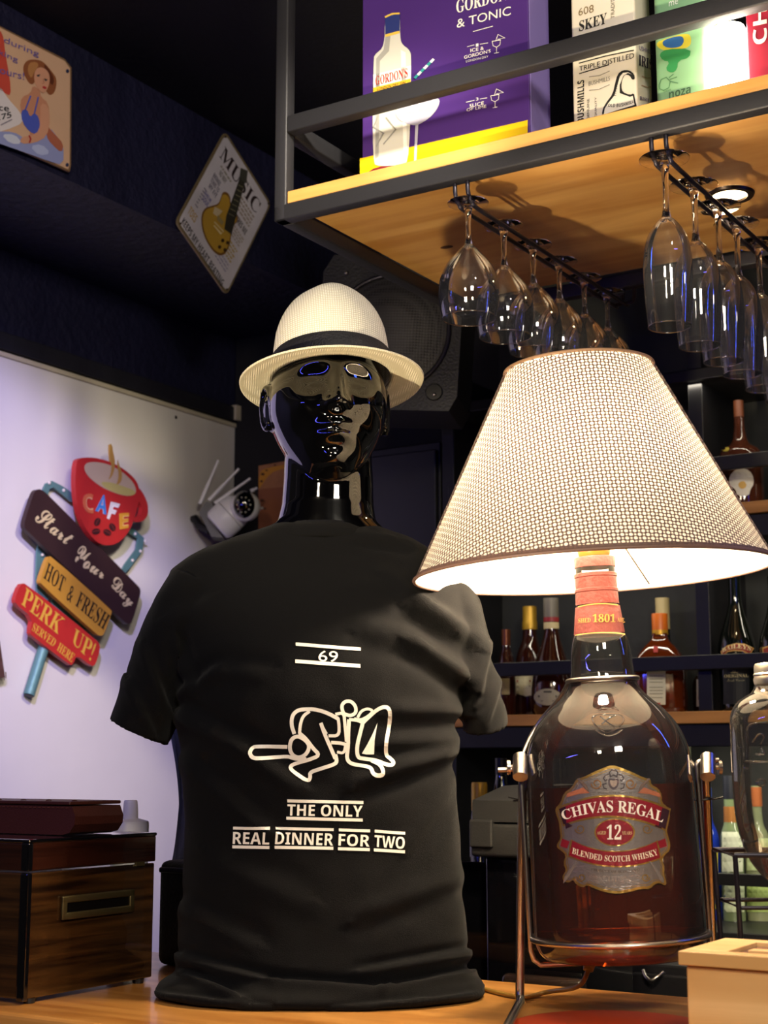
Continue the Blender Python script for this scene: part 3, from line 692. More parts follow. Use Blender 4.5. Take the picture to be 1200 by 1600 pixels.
bottle('round_brandy_bottle', 'dark round-bellied brandy bottle with oval silver label beside the gold-capped bottle', 864, 2.92, 1112, ZL,
  [(26, 1112), (31, 1100), (33, 1080), (31, 1055), (25, 1030), (18, 1008), (13, 990), (11, 975), (11, 945)], M['brown_bottle'], (greycap, [(12, 960), (12, 930)]),
  neckband=[(paint('#8a2a2a', 0.4), 12.2, 967, 12.2, 960), (paint('#c9b98a', 0.5), 12, 978, 12.2, 968)],
  labels=[(0, 0, '#8f8672', [(856 + 21 * math.cos(t), 1089 + 13 * math.sin(t)) for t in [2 * math.pi * k / 20 for k in range(20)]], [('line', [(842, 1088), (870, 1088)], 3, '#3a342a'), ('line', [(846, 1095), (866, 1095)], 1.5, '#5a5244'), ('line', [(850, 1081), (862, 1081)], 3, '#3a342a')])])
bottle('cream_capped_bottle', 'bottle with pale cream capsule standing behind the orange-capped liqueur', 1040, 3.03, 1108, ZL,
  [(22, 1108), (23, 1040), (19, 1015), (11, 990), (10, 940)], M['dark_bottle'], (paint('#b8a878', 0.5), [(11, 975), (11, 926)]))
bottle('square_orange_bottle', 'square amber liqueur bottle with orange cap and white label on the back shelf', 1035, 2.93, 1108, ZL,
  [(36, 1108), (38, 1100), (38, 1040), (36, 1024), (26, 1008), (15, 996), (12, 990), (11.5, 984)], mat('amber_bottle_glass', '#6a2a0a', 0.08, spec=0.8, coat=0.5, trans=0.4), (mat('orange_cap', '#c8661a', 0.4), [(12.5, 985), (12.5, 954), (12, 953)]),
  power=5.0, rot=0.25, neckband=[(paint('#c99a2a', 0.4, 0.4), 12.8, 986, 12.6, 979)],
  labels=[(0, 0, '#cfc9ae', rc(1011, 1046, 1040, 1101), [('line', [(1015, y), (1036, y)], 1.2, '#8d8870') for y in (1056, 1061, 1066, 1074, 1079, 1084, 1090)] + [('poly', rc(1022, 1098, 1032, 1101), '#a02020', 4)]),
          (0, 0, '#a02828', rc(1021, 1010, 1028, 1020), [])])
bottle('orange_liqueur_bottle', 'liqueur bottle with red cap and red ribbon, white and brown label with gothic lettering', 1118, 2.99, 1106, ZL,
  [(30, 1106), (31, 1098), (31, 1062), (26, 1048), (17, 1030), (12, 1008), (10, 985), (10, 960)], mat('green_brown_glass', '#20160c', 0.08, spec=0.8, coat=0.5), (mat('red_cap', '#8a1420', 0.35), [(11.5, 958), (12, 950), (11, 942)]),
  power=3.2, neckband=[(paint('#c9c3b8', 0.5), 11, 979, 11.2, 958), (paint('#b81c28', 0.4), 10.8, 984, 11, 979)],
  labels=[(0, 0, '#d8d2c0', rc(1089, 1062, 1136, 1104), [('poly', rc(1092, 1067, 1134, 1093), '#5c2a20', 4), (bold('Grand Marnier'), (1094, 1087), (1150, 1089), (1094, 1076), (1150, 1078), 'efe9d8', 6), ('LIQUEUR', (1105, 1092), (1122, 1092.4), (1105, 1089.5), (1122, 1090), 'efe9d8', 6)]),
          (0, 0, '#c01c2a', [(1113, 984), (1123, 984), (1125, 1020), (1126, 1060), (1112, 1060), (1111, 1020)], [])])
bottle('cream_liqueur_bottle', 'black cream liqueur bottle with curved red and gold name label beside the red-capped bottle', 1155, 2.90, 1109, ZL,
  [(24, 1109), (26, 1098), (29, 1040), (29, 1015), (26, 995), (18, 970), (11, 945), (9.5, 925), (9.5, 890)], M['dark_bottle'], (paint('#1a1a18', 0.3), [(10.5, 900), (10.5, 880)]),
  labels=[(0, 0, '#c89a50', [(1127, 1018), (1136, 1009), (1150, 1005), (1163, 1006), (1177, 1013), (1171, 1024), (1160, 1018), (1148, 1017), (1138, 1019), (1129, 1026)],
     [('poly', [(1129, 1018), (1137, 1011), (1150, 1007), (1163, 1008), (1175, 1014), (1170, 1021), (1160, 1016), (1148, 1015), (1138, 1017), (1131, 1023)], '#8a2c22', 4), (bold('BAILEYS'), (1130, 1021), (1171, 1018), (1130, 1014), (1173, 1011), 'e8d8a0', 6, dict(bm=(1150, 1013.5), tm=(1150, 1006.5)))]),
    (0, 0, '#15171a', rc(1131, 1044, 1170, 1100), [(bold('ORIGINAL'), (1133, 1059), (1168, 1058), (1133, 1054), (1168, 1053), 'b8a878', 6), (script('The'), (1143, 1052), (1153, 1052), (1143, 1048), (1153, 1048), 'b8a878', 6), (script('Irish Cream'), (1137, 1065), (1163, 1064), (1137, 1061), (1163, 1060), '908868', 6)])])
bottle('cream_liqueur_bottle', 'black cream liqueur bottle cut by the edge, right of its twin', 1219, 2.90, 1109, ZL,
  [(24, 1109), (26, 1098), (29, 1040), (29, 1015), (26, 995), (18, 970), (12, 945), (11, 925), (11, 890)], M['dark_bottle'], (paint('#1a1a18', 0.3), [(11.5, 900), (11.5, 880)]),
  labels=[(0, 0, '#c89a50', [(1192, 1012), (1205, 1008), (1205, 1020), (1193, 1024)], [('poly', [(1194, 1014), (1205, 1010), (1205, 1018), (1195, 1022)], '#8a2c22', 4)])])
bottle('small_copper_bottle', 'slim dark bottle with copper glints nearest the shirt sleeve on the back shelf', 792, 2.94, 1110, ZL,
  [(14, 1110), (15, 1060), (12, 1025), (7, 1005), (6, 980)], M['brown_bottle'], (paint('#6a3a20', 0.3, 0.5), [(7, 1000), (7, 975)]), labels=[(0, 0, '#8a7a50', rc(784, 1060, 796, 1085), [])])
# upper shelf
ZU = 1.8405
bottle('skull_decanter', 'wide-shouldered brown decanter bottle with white skull label on the upper back shelf', 1160, 2.95, 786, ZU,
  [(34, 786), (35, 775), (35, 720), (34, 700), (28, 690), (14, 680), (9, 660), (8, 640), (7.5, 618)], mat('smoky_brown_glass', '#5c3020', 0.06, spec=0.8, coat=0.4, trans=0.5), (paint('#6a3a22', 0.5), [(8, 640), (8, 614)]),
  labels=[(0, 0, '#d8d4c4', smooth_poly([(1140, 744), (1150, 733), (1165, 732), (1175, 740), (1178, 755), (1172, 765), (1170, 775), (1152, 775), (1150, 765), (1140, 758)], 1), [('poly', [(1160 + 6 * math.cos(t), 758 + 6 * math.sin(t)) for t in [k * .6 for k in range(10)]], '#c8a050', 4)]),
          (0, 0, '#b0a03a', [(1134 + 6 * math.cos(t), 702 + 4 * math.sin(t)) for t in [k * .7 for k in range(9)]], [])])
bottle('black_capped_bottle', 'black-capped bottle with white script neck label, on upper back shelf behind the lampshade', 1112, 3.0, 786, ZU,
  [(20, 786), (20, 710), (17, 690), (12, 675), (11, 655), (11, 640)], mat('smoke_glass', '#1c1c1c', 0.08, spec=0.8, coat=0.4), (paint('#0c0c0e', 0.35), [(12.5, 658), (12.5, 622), (12, 620)]),
  labels=[(0, 0, '#0f0f10', rc(1104, 640, 1124, 654), [(script('Jose'), (1111, 653), (1123, 652), (1111, 645), (1123, 644), 'd8d8d0', 6)])])
bottle('pale_gin_bottle', 'pale greenish bottle at the picture edge on the upper back shelf', 1224, 2.95, 786, ZU,
  [(18, 786), (19, 730), (15, 700), (9, 680), (8, 640)], mat('olive_glass', '#3a4420', 0.08, spec=0.8, trans=0.3), (paint('#c9c0a0', 0.5), [(9, 645), (9, 620)]))
# lower counter of the back bar
ZB = 1.0305
bottle('blue_bottle', 'deep blue bottle with yellow label behind the right stand post of the lamp', 1112, 2.93, 1440, ZB,
  [(16, 1440), (17, 1425), (17, 1330), (14, 1305), (7, 1285), (6, 1250)], mat('cobalt_glass', '#1230a8', 0.08, spec=0.8, coat=0.4, trans=0.2), (paint('#20306a', 0.4), [(7, 1255), (7, 1235)]),
  labels=[(0, 0, '#cfc43a', rc(1106, 1330, 1121, 1362), []), (0, 0, '#cfc43a', rc(1108, 1388, 1122, 1420), [('line', [(1112, 1395), (1118, 1412)], 3, '#2a3a9a')])])
bottle('silver_capped_bottle', 'bottle with dark cap and gold neck ring, white labelled, left of the embossed glass bottle', 1148, 2.93, 1440, ZB,
  [(17, 1440), (17, 1420), (17, 1330), (16, 1305), (11, 1288), (10, 1270), (10, 1220)], mat('pale_green_glass', '#7f9068', 0.1, spec=0.8, coat=0.3, trans=0.3), (paint('#191b22', 0.35), [(10.5, 1250), (10.5, 1214)]),
  neckband=[(paint('#a8703a', 0.4, 0.4), 10.8, 1288, 10.6, 1262)],
  labels=[(0, 0, '#c9d0b8', rc(1129, 1300, 1160, 1362), [('line', [(1133, y), (1156, y)], 1.5, '#7a8470') for y in (1310, 1322, 1334, 1346)]), (0, 0, '#c0cca8', rc(1128, 1384, 1162, 1425), [('line', [(1133, 1400), (1156, 1400)], 3, '#3a5a9a')])])
bottle('dark_wine_bottle', 'dark green bottle with pale capsule between the whisky bottle and the right stand post', 1080, 3.02, 1440, ZB,
  [(18, 1440), (18, 1310), (14, 1285), (8, 1262), (7, 1200)], M['dark_bottle'], (paint('#8d8f78', 0.4), [(8, 1215), (8, 1176), (7.5, 1174)]),
  labels=[(0, 0, '#b8b8a8', rc(1074, 1215, 1092, 1240), [])])
bottle('label_bottle', 'clear bottle with green and white label seen through the embossed glass bottle', 1188, 2.96, 1440, ZB,
  [(19, 1440), (19, 1330), (17, 1305), (10, 1285), (9, 1230)], mat('clearish_glass', '#a8b088', 0.1, spec=0.8, coat=0.3, trans=0.4), (paint('#a85a2a', 0.4), [(10, 1262), (10, 1232)]),
  labels=[(0, 0, '#bfcf9a', rc(1168, 1310, 1200, 1360), [('line', [(1172, 1330), (1196, 1330)], 3, '#5a7a3a')]), (0, 0, '#a8c070', rc(1168, 1385, 1200, 1425), [])])
bottle('gold_capped_bottle', 'gold ribbed cap of a bottle just above the black machine, beside the shirt hem', 751, 2.60, 1440, 1.0305,
  [(16, 1470), (16, 1320), (15, 1290), (13, 1270), (12, 1260), (12, 1240)], M['dark_bottle'], (goldcap, [(12.5, 1262), (12.5, 1222), (11.5, 1218)]))
bottle('dark_necked_bottle', 'dark bottle with long glossy neck behind the black machine', 786, 2.62, 1440, 1.0305,
  [(17, 1470), (17, 1300), (16, 1262), (13, 1235), (9, 1212), (8, 1195)], M['dark_bottle'], (paint('#101012', 0.3), [(9, 1206), (9, 1180)]))
# ------------------------------------------------------------------ black machine behind the bar
mc = thing('bar_machine', 'black plastic machine with hinged lid behind the bar, right of the shirt', 'machine', (-0.98, 2.1, 0.9), bar=True)
def q2(x, y, b=2.0):
    p = toab(ptb(x, y, b)); return p
p1 = q2(735, 1340); p2 = q2(745, 1290)
barx(MB().rng(-1.10, -0.92, 2.0, 2.20, 1.196, 1.245, bev=0.006)).obj('lower_case', M['grey_plastic'], mc, smooth=40)
lid = MB(); lid.prism([Vector(v) for v in [(-1.095, 2.0, 1.247), (-1.095, 2.21, 1.247), (-1.095, 2.21, 1.30), (-1.095, 2.10, 1.298), (-1.095, 2.0, 1.278)]], Vector((0.175, 0, 0)))
barx(lid).obj('lid', M['grey_plastic'], mc)
barx(MB().rng(-1.098, -1.060, 1.994, 2.01, 1.21, 1.25, bev=0.003)).obj('latch', M['grey_plastic'], mc)
barx(MB().rng(-1.085, -0.93, 2.02, 2.20, 0.90, 1.195, bev=0.004)).obj('body', M['black_lacquer'], mc, smooth=40)
barx(MB().box((0, 0, 0), (0.13, 0.02, 0.10), 0, Matrix.Translation((-0.98, 1.995, 0.985)), bev=0.03)).obj('drip_tray', mat('tray_brown', '#241a16', 0.25), mc, smooth=40)
barx(MB().rng(-1.19, -1.09, 2.05, 2.36, 0.90, 1.185, bev=0.004)).obj('side_panel', M['black_lacquer'], mc)
wt = thing('work_table', 'low dark work table behind the bar carrying the black machine', 'table', (-0.9, 2.15, 0), bar=True)
barx(MB().rng(-1.8, 0.3, 1.98, 2.40, 0.86, 0.899, bev=0.003)).obj('tabletop', M['black_plastic'], wt)
for a in (-1.75, 0.22):
    for b in (2.0, 2.36): barx(MB().rng(a, a + 0.04, b, b + 0.03, 0, 0.86)).obj('leg', M['black_plastic'], wt)
# ------------------------------------------------------------------ loudspeaker hung behind the shelf
sp0 = ptY(610, 520, 2.95)
sp = thing('loudspeaker', 'large black loudspeaker with round mesh grille hanging behind the hat', 'speaker', sp0, (0, R(4), R(-12)))
T4 = MW[sp.name]
def spm(mb):
    mb.v = [T4 @ v for v in mb.v]; return mb
prf = [(-0.145, -0.16), (-0.15, -0.13), (-0.15, 0.13), (-0.13, 0.165), (0.13, 0.165), (0.145, 0.13), (0.145, -0.13), (0.13, -0.16)]
m = MB(); m.prism([Vector((x, 0, z)) for x, z in prf], Vector((0, 0.17, 0)))
spm(m).obj('cabinet', mat('speaker_black', '#101014', 0.5, bump=0.2, bscale=200), sp)
m = MB(); m.lathe([(0.0, 0.022), (0.05, 0.020), (0.09, 0.012), (0.118, 0.0)], 48, M4=Matrix.Rotation(R(90), 4, 'X'))
spm(m).obj('grille', dotted('mesh_grille', '#050506', '#2b2a2b', 170), sp, smooth=60)
m = MB(); m.tube([(0.121 * math.cos(t), -0.002, 0.121 * math.sin(t)) for t in [2 * math.pi * k / 48 for k in range(48)]], 0.005, 8, closed=True)
spm(m).obj('grille_ring', M['rod_dark'], sp, smooth=60)
for sx in (-1, 1):
    for sz in (-1, 1): 
        m = MB(); m.sphere((0.10 * sx, -0.004, 0.125 * sz if sz > 0 else -0.128), 0.004, seg=10, rings=6); spm(m).obj('screw', M['chrome'], sp, smooth=60)
m = MB(); m.lathe([(0, 0.003), (0.016, 0.003), (0.018, 0)], 20, M4=Matrix.Translation((0.098, 0, -0.122)) @ Matrix.Rotation(R(90), 4, 'X'))
spm(m).obj('port', paint('#050506', 0.3), sp)
m = MB(); m.rng(-0.03, 0.03, 0.16, 0.19, -0.05, 0.45); m.rng(-0.03, 0.03, 0.02, 0.19, 0.155, 0.17); spm(m).obj('bracket', M['steel_dark'], sp)
# ------------------------------------------------------------------ rusty tin sign on the back wall
rs = thing('rusty_tin_sign', 'orange brown rusty tin sign on the dark back wall behind the mannequin neck', 'sign', toab(ptb(440, 780, 3.11)), bar=True)
q = [(404, 728), (470, 716), (470, 830), (404, 838)]
m = MB(); m.prism([ptb(x, y, 3.112) for x, y in q], AX_B * 0.004); m.obj('plate', mat('rust_tan', '#a8714a', 0.6, var=0.3, vscale=30), rs)
pr = Print(surf_b(3.112))
pr.poly(smooth_poly([(405, 740), (412, 732), (470, 722), (470, 728), (430, 735), (418, 745), (408, 760), (404, 765)], 1), '#c98a2a', 1)
pr.poly([(404, 765), (470, 758), (470, 830), (404, 837)], '#93583a', 1)
for (x, y, r_) in ((411, 741, 3), (417, 735, 2), (409, 752, 2.5), (410, 782, 3.5), (414, 795, 2.5), (430, 727, 2)): pr.ell(x, y, r_, r_ * .7, '#4a2410', 3, n=9)
pr.obj('artwork', rs)
# ================================================================== signs on the left wall
def plate_a(px, a, th, cv=lambda x, y: (x, y)):
    m = MB(); m.prism([pta(*cv(x, y), a) for x, y in px], AX_A * (-th)); return m
cvc = lambda x, y: (x / 4, 700 + y / 4)
cs = thing('cafe_sign', 'vintage metal cafe sign with red coffee cup and stacked arrow boards on the white wall', 'sign', toab(pta(120, 900, AW)), bar=True)
def cplate(name, pts, off, th, m, it=1):
    return plate_a(smooth_poly(pts, it) if it else pts, AW + off, th, cvc).obj(name, m, cs)
RED = mat('sign_red', '#b02a26', 0.45, var=0.12, vscale=40); BRN = mat('sign_brown', '#33201f', 0.5, var=0.15, vscale=30); YEL = mat('sign_yellow', '#b8862f', 0.5, var=0.12, vscale=40)
EDGE = paint('#1c1718', 0.5)
for nm, pts, wd, off in (('frame_bar', [(272, 320), (308, 212), (398, 265), (480, 335)], 44, 0.020), ('frame_bar', [(800, 500), (910, 585), (760, 790)], 40, 0.020), ('frame_bar', [(262, 560), (250, 900), (290, 960)], 52, 0.018), ('frame_bar', [(330, 950), (400, 1040), (540, 1130)], 40, 0.018)):
    P = [Vector(p) for p in pts]; L_, R_ = [], []
    for i in range(len(P)):
        t = (P[min(i + 1, len(P) - 1)] - P[max(i - 1, 0)]).normalized(); n_ = Vector((-t.y, t.x)); L_.append(P[i] + n_ * wd / 2); R_.append(P[i] - n_ * wd / 2)
    cplate(nm, [tuple(p) for p in L_ + R_[::-1]], off, 0.005, M['teal'], 1)
rv = MB()
for (x, y) in ((308, 218), (398, 265), (845, 537), (908, 583), (878, 645), (828, 703), (265, 668)):
    p = pta(*cvc(x, y), AW + 0.021); rv.sphere(p, 0.0038, seg=10, rings=6)
rv.obj('rivet', paint('#cfc6b8', 0.4), cs, smooth=60)
m = MB(); m.tube([pta(*cvc(300, 1150), AW + 0.020), pta(*cvc(272, 1250), AW + 0.020), pta(*cvc(180, 1545), AW + 0.020)], 0.0125, 16)
m.obj('pole', M['teal'], cs, smooth=50)
m = MB(); m.lathe([(0, 0), (0.0105, 0)], 16, M4=Matrix.Translation(pta(*cvc(180, 1547), AW + 0.020)) @ (pta(*cvc(180, 1547), AW) - pta(*cvc(272, 1250), AW)).to_track_quat('Z', 'Y').to_matrix().to_4x4() @ Matrix.Translation((0, 0, 0.0008)))
m.obj('pole_opening', EDGE, cs)
brown = [(225, 262), (255, 256), (300, 290), (860, 858), (880, 885), (875, 925), (825, 1090), (805, 1102), (780, 1090), (170, 520), (150, 490), (158, 440), (208, 290)]
cplate('brown_board', brown, 0.045, 0.012, BRN)
cup = [(478, 85), (500, 62), (560, 58), (625, 66), (700, 90), (780, 135), (840, 188), (868, 235), (872, 300), (862, 370), (838, 445), (812, 510), (775, 562), (730, 598), (680, 610), (630, 602), (585, 570), (535, 505), (500, 425), (478, 320), (470, 200)]
cplate('cup', cup, 0.060, 0.014, RED)
cplate('cup_handle', [(866, 240), (905, 300), (926, 355), (926, 415), (905, 450), (870, 464), (832, 460), (842, 432), (868, 428), (886, 402), (888, 365), (870, 335), (858, 330)], 0.058, 0.012, RED)
cplate('yellow_board', [(300, 682), (322, 676), (695, 1010), (700, 1030), (650, 1165), (632, 1176), (605, 1165), (255, 850), (250, 825)], 0.050, 0.012, YEL)
cplate('red_board', [(128, 850), (160, 845), (605, 1200), (626, 1235), (622, 1275), (598, 1352), (575, 1367), (480, 1292), (458, 1350), (438, 1358), (200, 1175), (188, 1150), (205, 1062), (98, 975), (94, 940)], 0.040, 0.012, RED)
pr = Print(surf_a(AW + 0.060), cvc)
coffee = [(524, 112), (545, 90), (600, 86), (680, 102), (760, 145), (825, 205), (850, 252), (846, 290), (800, 302), (740, 290), (650, 255), (570, 200), (530, 150)]
pr.poly(smooth_poly(coffee, 2), '#b5a07c', 1)
pr.poly(smooth_poly([(620, 210), (700, 215), (800, 250), (846, 270), (840, 292), (800, 300), (740, 288), (660, 255)], 1), '#b0a458', 2)
ST = '#a8813a'
pr.poly(smooth_poly([(700, -20), (703, 20), (716, 70), (716, 120), (700, 175), (672, 205), (690, 160), (694, 110), (686, 50), (688, 0)], 1), ST, 3)
pr.poly(smooth_poly([(733, 66), (742, 105), (762, 160), (756, 215), (722, 234), (738, 190), (736, 140), (728, 95)], 1), ST, 3)
for s, q_, col, oc in (('C', ((520, 395), (585, 415), (512, 288), (580, 285)), '#c0603a', '#d8a070'), ('A', ((592, 392), (662, 418), (632, 298), (660, 290)), '#3a78b8', '#a8c0d8'), ('F', ((665, 440), (700, 455), (690, 335), (748, 350)), '#d8d2c8', '#f0ece4'), ('E', ((745, 510), (800, 500), (742, 410), (804, 405)), '#d0952a', '#e8c070')):
    pr.text(sansb(s), q_[0], q_[1], q_[2], q_[3], oc, 3, off=0.03); pr.text(sansb(s), q_[0], q_[1], q_[2], q_[3], col, 4)
for (x, y, r_) in ((606, 462, -65), (598, 522, -10), (668, 528, 30), (700, 495, 60)):
    pr.ell(x, y, 27, 19, '#3a1414', 3, rot=r_); c, s = math.cos(R(r_)), math.sin(R(r_)); pr.line([(x - 24 * c, y - 24 * s), (x + 4 * s, y - 4 * c), (x + 24 * c, y + 24 * s)], 4, '#7a2a26', 4)
pr.obj('cup_artwork', cs)
m = MB()
for pts in ([(688, -22), (697, -25), (703, 20), (716, 70), (716, 120), (700, 120), (694, 90), (690, 50), (687, 10)],):
    m.prism([pta(*cvc(x, y), AW + 0.061) for x, y in pts], AX_A * (-0.006))
m.obj('steam', paint(ST), cs)
pr = Print(surf_a(AW + 0.045), cvc); CR = '#cbb98a'
pr.text(script('Start'), (212, 452), (425, 618), (262, 358), (462, 548), CR, off=0.012); pr.text(script('Your'), (458, 712), (640, 822), (505, 590), (664, 765), CR, off=0.012); pr.text(script('Day'), (680, 905), (805, 1020), (722, 785), (845, 945), CR, off=0.012)
pr.obj('brown_board_lettering', cs)
pr = Print(surf_a(AW + 0.050), cvc); DK = '#241a10'
pr.text(bold('HOT'), (268, 812), (385, 905), (300, 712), (412, 812), DK); pr.text(bold('&'), (410, 945), (440, 970), (440, 850), (470, 880), DK); pr.text(bold('FRESH'), (468, 985), (645, 1138), (500, 892), (690, 1048), DK)
pr.obj('yellow_board_lettering', cs)
pr = Print(surf_a(AW + 0.040), cvc); YL = '#d0a03a'
pr.text(bold('PERK'), (130, 975), (360, 1165), (160, 870), (410, 1075), YL); pr.text(bold('UP!'), (445, 1215), (562, 1335), (470, 1125), (602, 1225), YL)
pr.text(bold('SERVED'), (196, 1140), (330, 1245), (212, 1090), (355, 1200), YL); pr.text(bold('HERE'), (352, 1262), (446, 1342), (372, 1215), (468, 1290), YL)
pr.obj('red_board_lettering', cs)
# ------------------------------------------------------------------ MUSIC sign on the beam
cv1 = lambda x, y: (x / 2.6667, y / 2.6667)
ms = thing('music_sign', 'cream metal guitar sign headed MUSIC, hung as a diamond on the dark beam', 'sign', toab(pta(350, 330, AS)), bar=True)
ca, sa = None, None
dia = [(938, 545), (1130, 850), (945, 1232), (732, 925)]
def rcorner(pts, r):
    out = []; n = len(pts)
    for i in range(n):
        p = Vector(pts[i]); a = Vector(pts[i - 1]); b = Vector(pts[(i + 1) % n])
        u = (a - p).normalized() * r; v = (b - p).normalized() * r
        for t in (0, .33, .67, 1): out.append(tuple((p + u) * (1 - t) ** 2 + p * 2 * t * (1 - t) + (p + v) * t * t))
    return out
plate_a(rcorner(dia, 24), AS + 0.012, 0.004, cv1).obj('plate', paint('#7a6a4c', 0.5, 0.3), ms)
c0 = Vector((936, 888))
ins = [tuple(c0 + (Vector(p) - c0) * 0.955) for p in dia]
pr = Print(surf_a(AS + 0.012), cv1)
pr.poly(rcorner(ins, 22), mat('sign_cream', '#b9b4bd', 0.4, var=0.12, vscale=30), 1)
for (x, y) in ((938, 570), (1117, 848), (944, 1206), (750, 932)): pr.ell(x, y, 5, 5, '#3a2a1c', 3, n=10)
ex = (Vector(dia[1]) - Vector(dia[0])).normalized(); ey = (Vector(dia[3]) - Vector(dia[0])).normalized()
def dq(u, v): # u along top right edge, v down the left edge (crop px)
    p = Vector(dia[0]) + ex * u + ey * v; return (p.x, p.y)
Lx = (Vector(dia[1]) - Vector(dia[0])).length; Ly = (Vector(dia[3]) - Vector(dia[0])).length
def dtext(s, u0, u1, v0, v1, col, f=bold): pr.text(f(s), dq(u0, v1), dq(u1, v1), dq(u0, v0), dq(u1, v0), col)
def fill(u0, u1, v0, v1, col, rows=4, wd=7):
    for i in range(rows):
        v = v0 + (v1 - v0) * (i + .5) / rows; x = u0
        while x < u1 - 6:
            l = random.uniform(8, 22); pr.line([dq(x, v), dq(min(x + l, u1), v)], wd * .7, col, 2); x += l + 4
dtext('MUSIC', 32, 318, 40, 92, '#2a1c1e')
dtext('KEEPS MY HEART BEATING', 24, 338, Ly - 46, Ly - 18, '#2a2626', sansb)
dtext('INSPIRES ME', 205, 320, 165, 188, '#2a2424', sansb)
dtext('BRINGS', 50, 100, 150, 168, '#3a3450', sansb); dtext('TEARS TO', 50, 110, 172, 190, '#3a3450', sansb); dtext('MY EYE', 56, 112, 194, 212, '#3a3450', sansb)
dtext('NO WAY', 70, 120, 118, 138, '#56524a', sansb)
dtext('MAKES ME', 52, 100, 232, 246, '#4a4590', sansb); dtext('SOUL', 56, 100, 250, 270, '#4a4590', sansb); dtext('TOES', 26, 80, 330, 362, '#a88a4a', sansb)
for i in range(4): fill(196 + i * 2, 318, 100 + i * 14, 112 + i * 14, '#8d8078', 1, 10)
fill(215, 325, 200, 245, '#9a9088', 4, 9); fill(235, 325, 255, 320, '#a8925a', 5, 9); fill(240, 325, 325, 365, '#8a86a0', 3, 7); fill(40, 60, 225, 315, '#6a6678', 7, 6); fill(60, 140, 100, 116, '#8a847a', 1, 10)
gbody = [(925, 800), (945, 800), (958, 820), (958, 848), (975, 875), (990, 905), (988, 925), (962, 948), (962, 990), (950, 1040), (925, 1068), (895, 1058), (862, 1015), (840, 960), (835, 905), (848, 868), (880, 858), (908, 850), (918, 825)]
pr.poly(smooth_poly(gbody, 2), '#6e4a1a', 3); pr.poly([tuple(Vector((912, 940)) + (Vector(p) - Vector((912, 940))) * 0.92) for p in smooth_poly(gbody, 2)], '#a8842c', 4)
pr.poly([(995, 745), (1018, 760), (962, 978), (932, 955), (940, 900)], '#2c2a22', 5); pr.poly([(1000, 700), (1030, 712), (1024, 765), (994, 748)], '#3a3a34', 5)
for k in range(7): pr.line([(950 + k * 6.5, 890 - k * 20), (972 + k * 6.5, 902 - k * 20)], 2, '#8a8468', 6)
pr.poly([(892, 862), (925, 880), (905, 905), (885, 890)], '#b8a888', 5); pr.poly([(905, 895), (930, 925), (922, 940), (900, 915)], '#8a7a50', 6); pr.line([(890, 925), (928, 965), (918, 975), (888, 940)], 4, '#c8b890', 6)
for (x, y) in ((925, 1003), (945, 1012), (912, 1030), (934, 1042)): pr.ell(x, y, 7, 8, '#3a2410', 6, n=12)
pr.obj('sign_print', ms)
# ------------------------------------------------------------------ pin-up sign, cut by the frame
ps = thing('pinup_sign', 'cream metal sign with red-haired woman in blue dress, at the left on the beam', 'sign', toab(pta(50, 150, AS)), bar=True)
pin = [(-330, -60), (270, 246), (298, 282), (296, 690), (290, 716), (270, 708), (-330, 440)]
plate_a(pin, AS + 0.012, 0.004, cv1).obj('plate', paint('#8a6a4c', 0.5, 0.3), ps)
pr = Print(surf_a(AS + 0.012), cv1)
pr.poly([(-325, -52), (268, 254), (291, 286), (289, 688), (283, 706), (-325, 434)], mat('pinup_cream', '#d0a98c', 0.35, var=0.06, vscale=20), 1)
SK = '#c08468'; SK2 = '#a8654c'; HR = '#8a5030'; HR2 = '#5c2c18'
pr.poly(smooth_poly([(0, 125), (14, 160), (20, 220), (40, 330), (44, 400), (20, 390), (-20, 360), (-40, 200), (-30, 130)], 1), '#c0483a', 2)
pr.poly(smooth_poly([(-60, 350), (0, 360), (30, 410), (85, 470), (100, 510), (20, 545), (-60, 560)], 1), '#d8cfd4', 2)
pr.text(sansb('ice'), (-20, 460), (36, 466), (-20, 436), (34, 440), '#2a2a30', 4); pr.text(sansb('.75'), (-5, 502), (46, 490), (-5, 478), (44, 466), '#2a2a30', 4); pr.line([(0, 522), (48, 498)], 5, '#8a8090', 4)
pr.poly(smooth_poly([(110, 250), (150, 248), (180, 258), (215, 300), (236, 330), (228, 385), (205, 400), (190, 380), (150, 330), (130, 360), (100, 320), (92, 280)], 2), HR, 3)
pr.poly(smooth_poly([(180, 262), (210, 300), (225, 335), (215, 360), (195, 330), (185, 300)], 1), HR2, 4); pr.poly(smooth_poly([(118, 262), (150, 258), (160, 275), (140, 300), (128, 330), (112, 300)], 1), '#b07a4a', 4)
pr.poly(smooth_poly([(148, 285), (175, 280), (200, 300), (206, 335), (196, 370), (180, 392), (160, 378), (142, 350), (138, 315)], 2), '#cc9478', 5)
pr.line([(150, 316), (164, 312)], 4, '#3a2018', 6); pr.line([(180, 330), (194, 334)], 4, '#3a2018', 6); pr.ell(182, 366, 9, 5, '#a8202a', 6, rot=20); pr.line([(176, 330), (180, 346), (172, 350)], 2.5, SK2, 6); pr.ell(156, 318, 5, 3, '#2a3a4a', 7, n=10); pr.ell(187, 336, 5, 3, '#2a3a4a', 7, n=10)
pr.poly(smooth_poly([(135, 355), (165, 378), (168, 405), (200, 430), (205, 500), (195, 560), (170, 590), (110, 590), (128, 560), (100, 500), (80, 450), (88, 405), (125, 390)], 1), SK, 3)
pr.poly(smooth_poly([(165, 430), (196, 440), (206, 500), (192, 570), (140, 598), (80, 600), (84, 572), (130, 566), (160, 545), (165, 490)], 1), '#cc9478', 6)
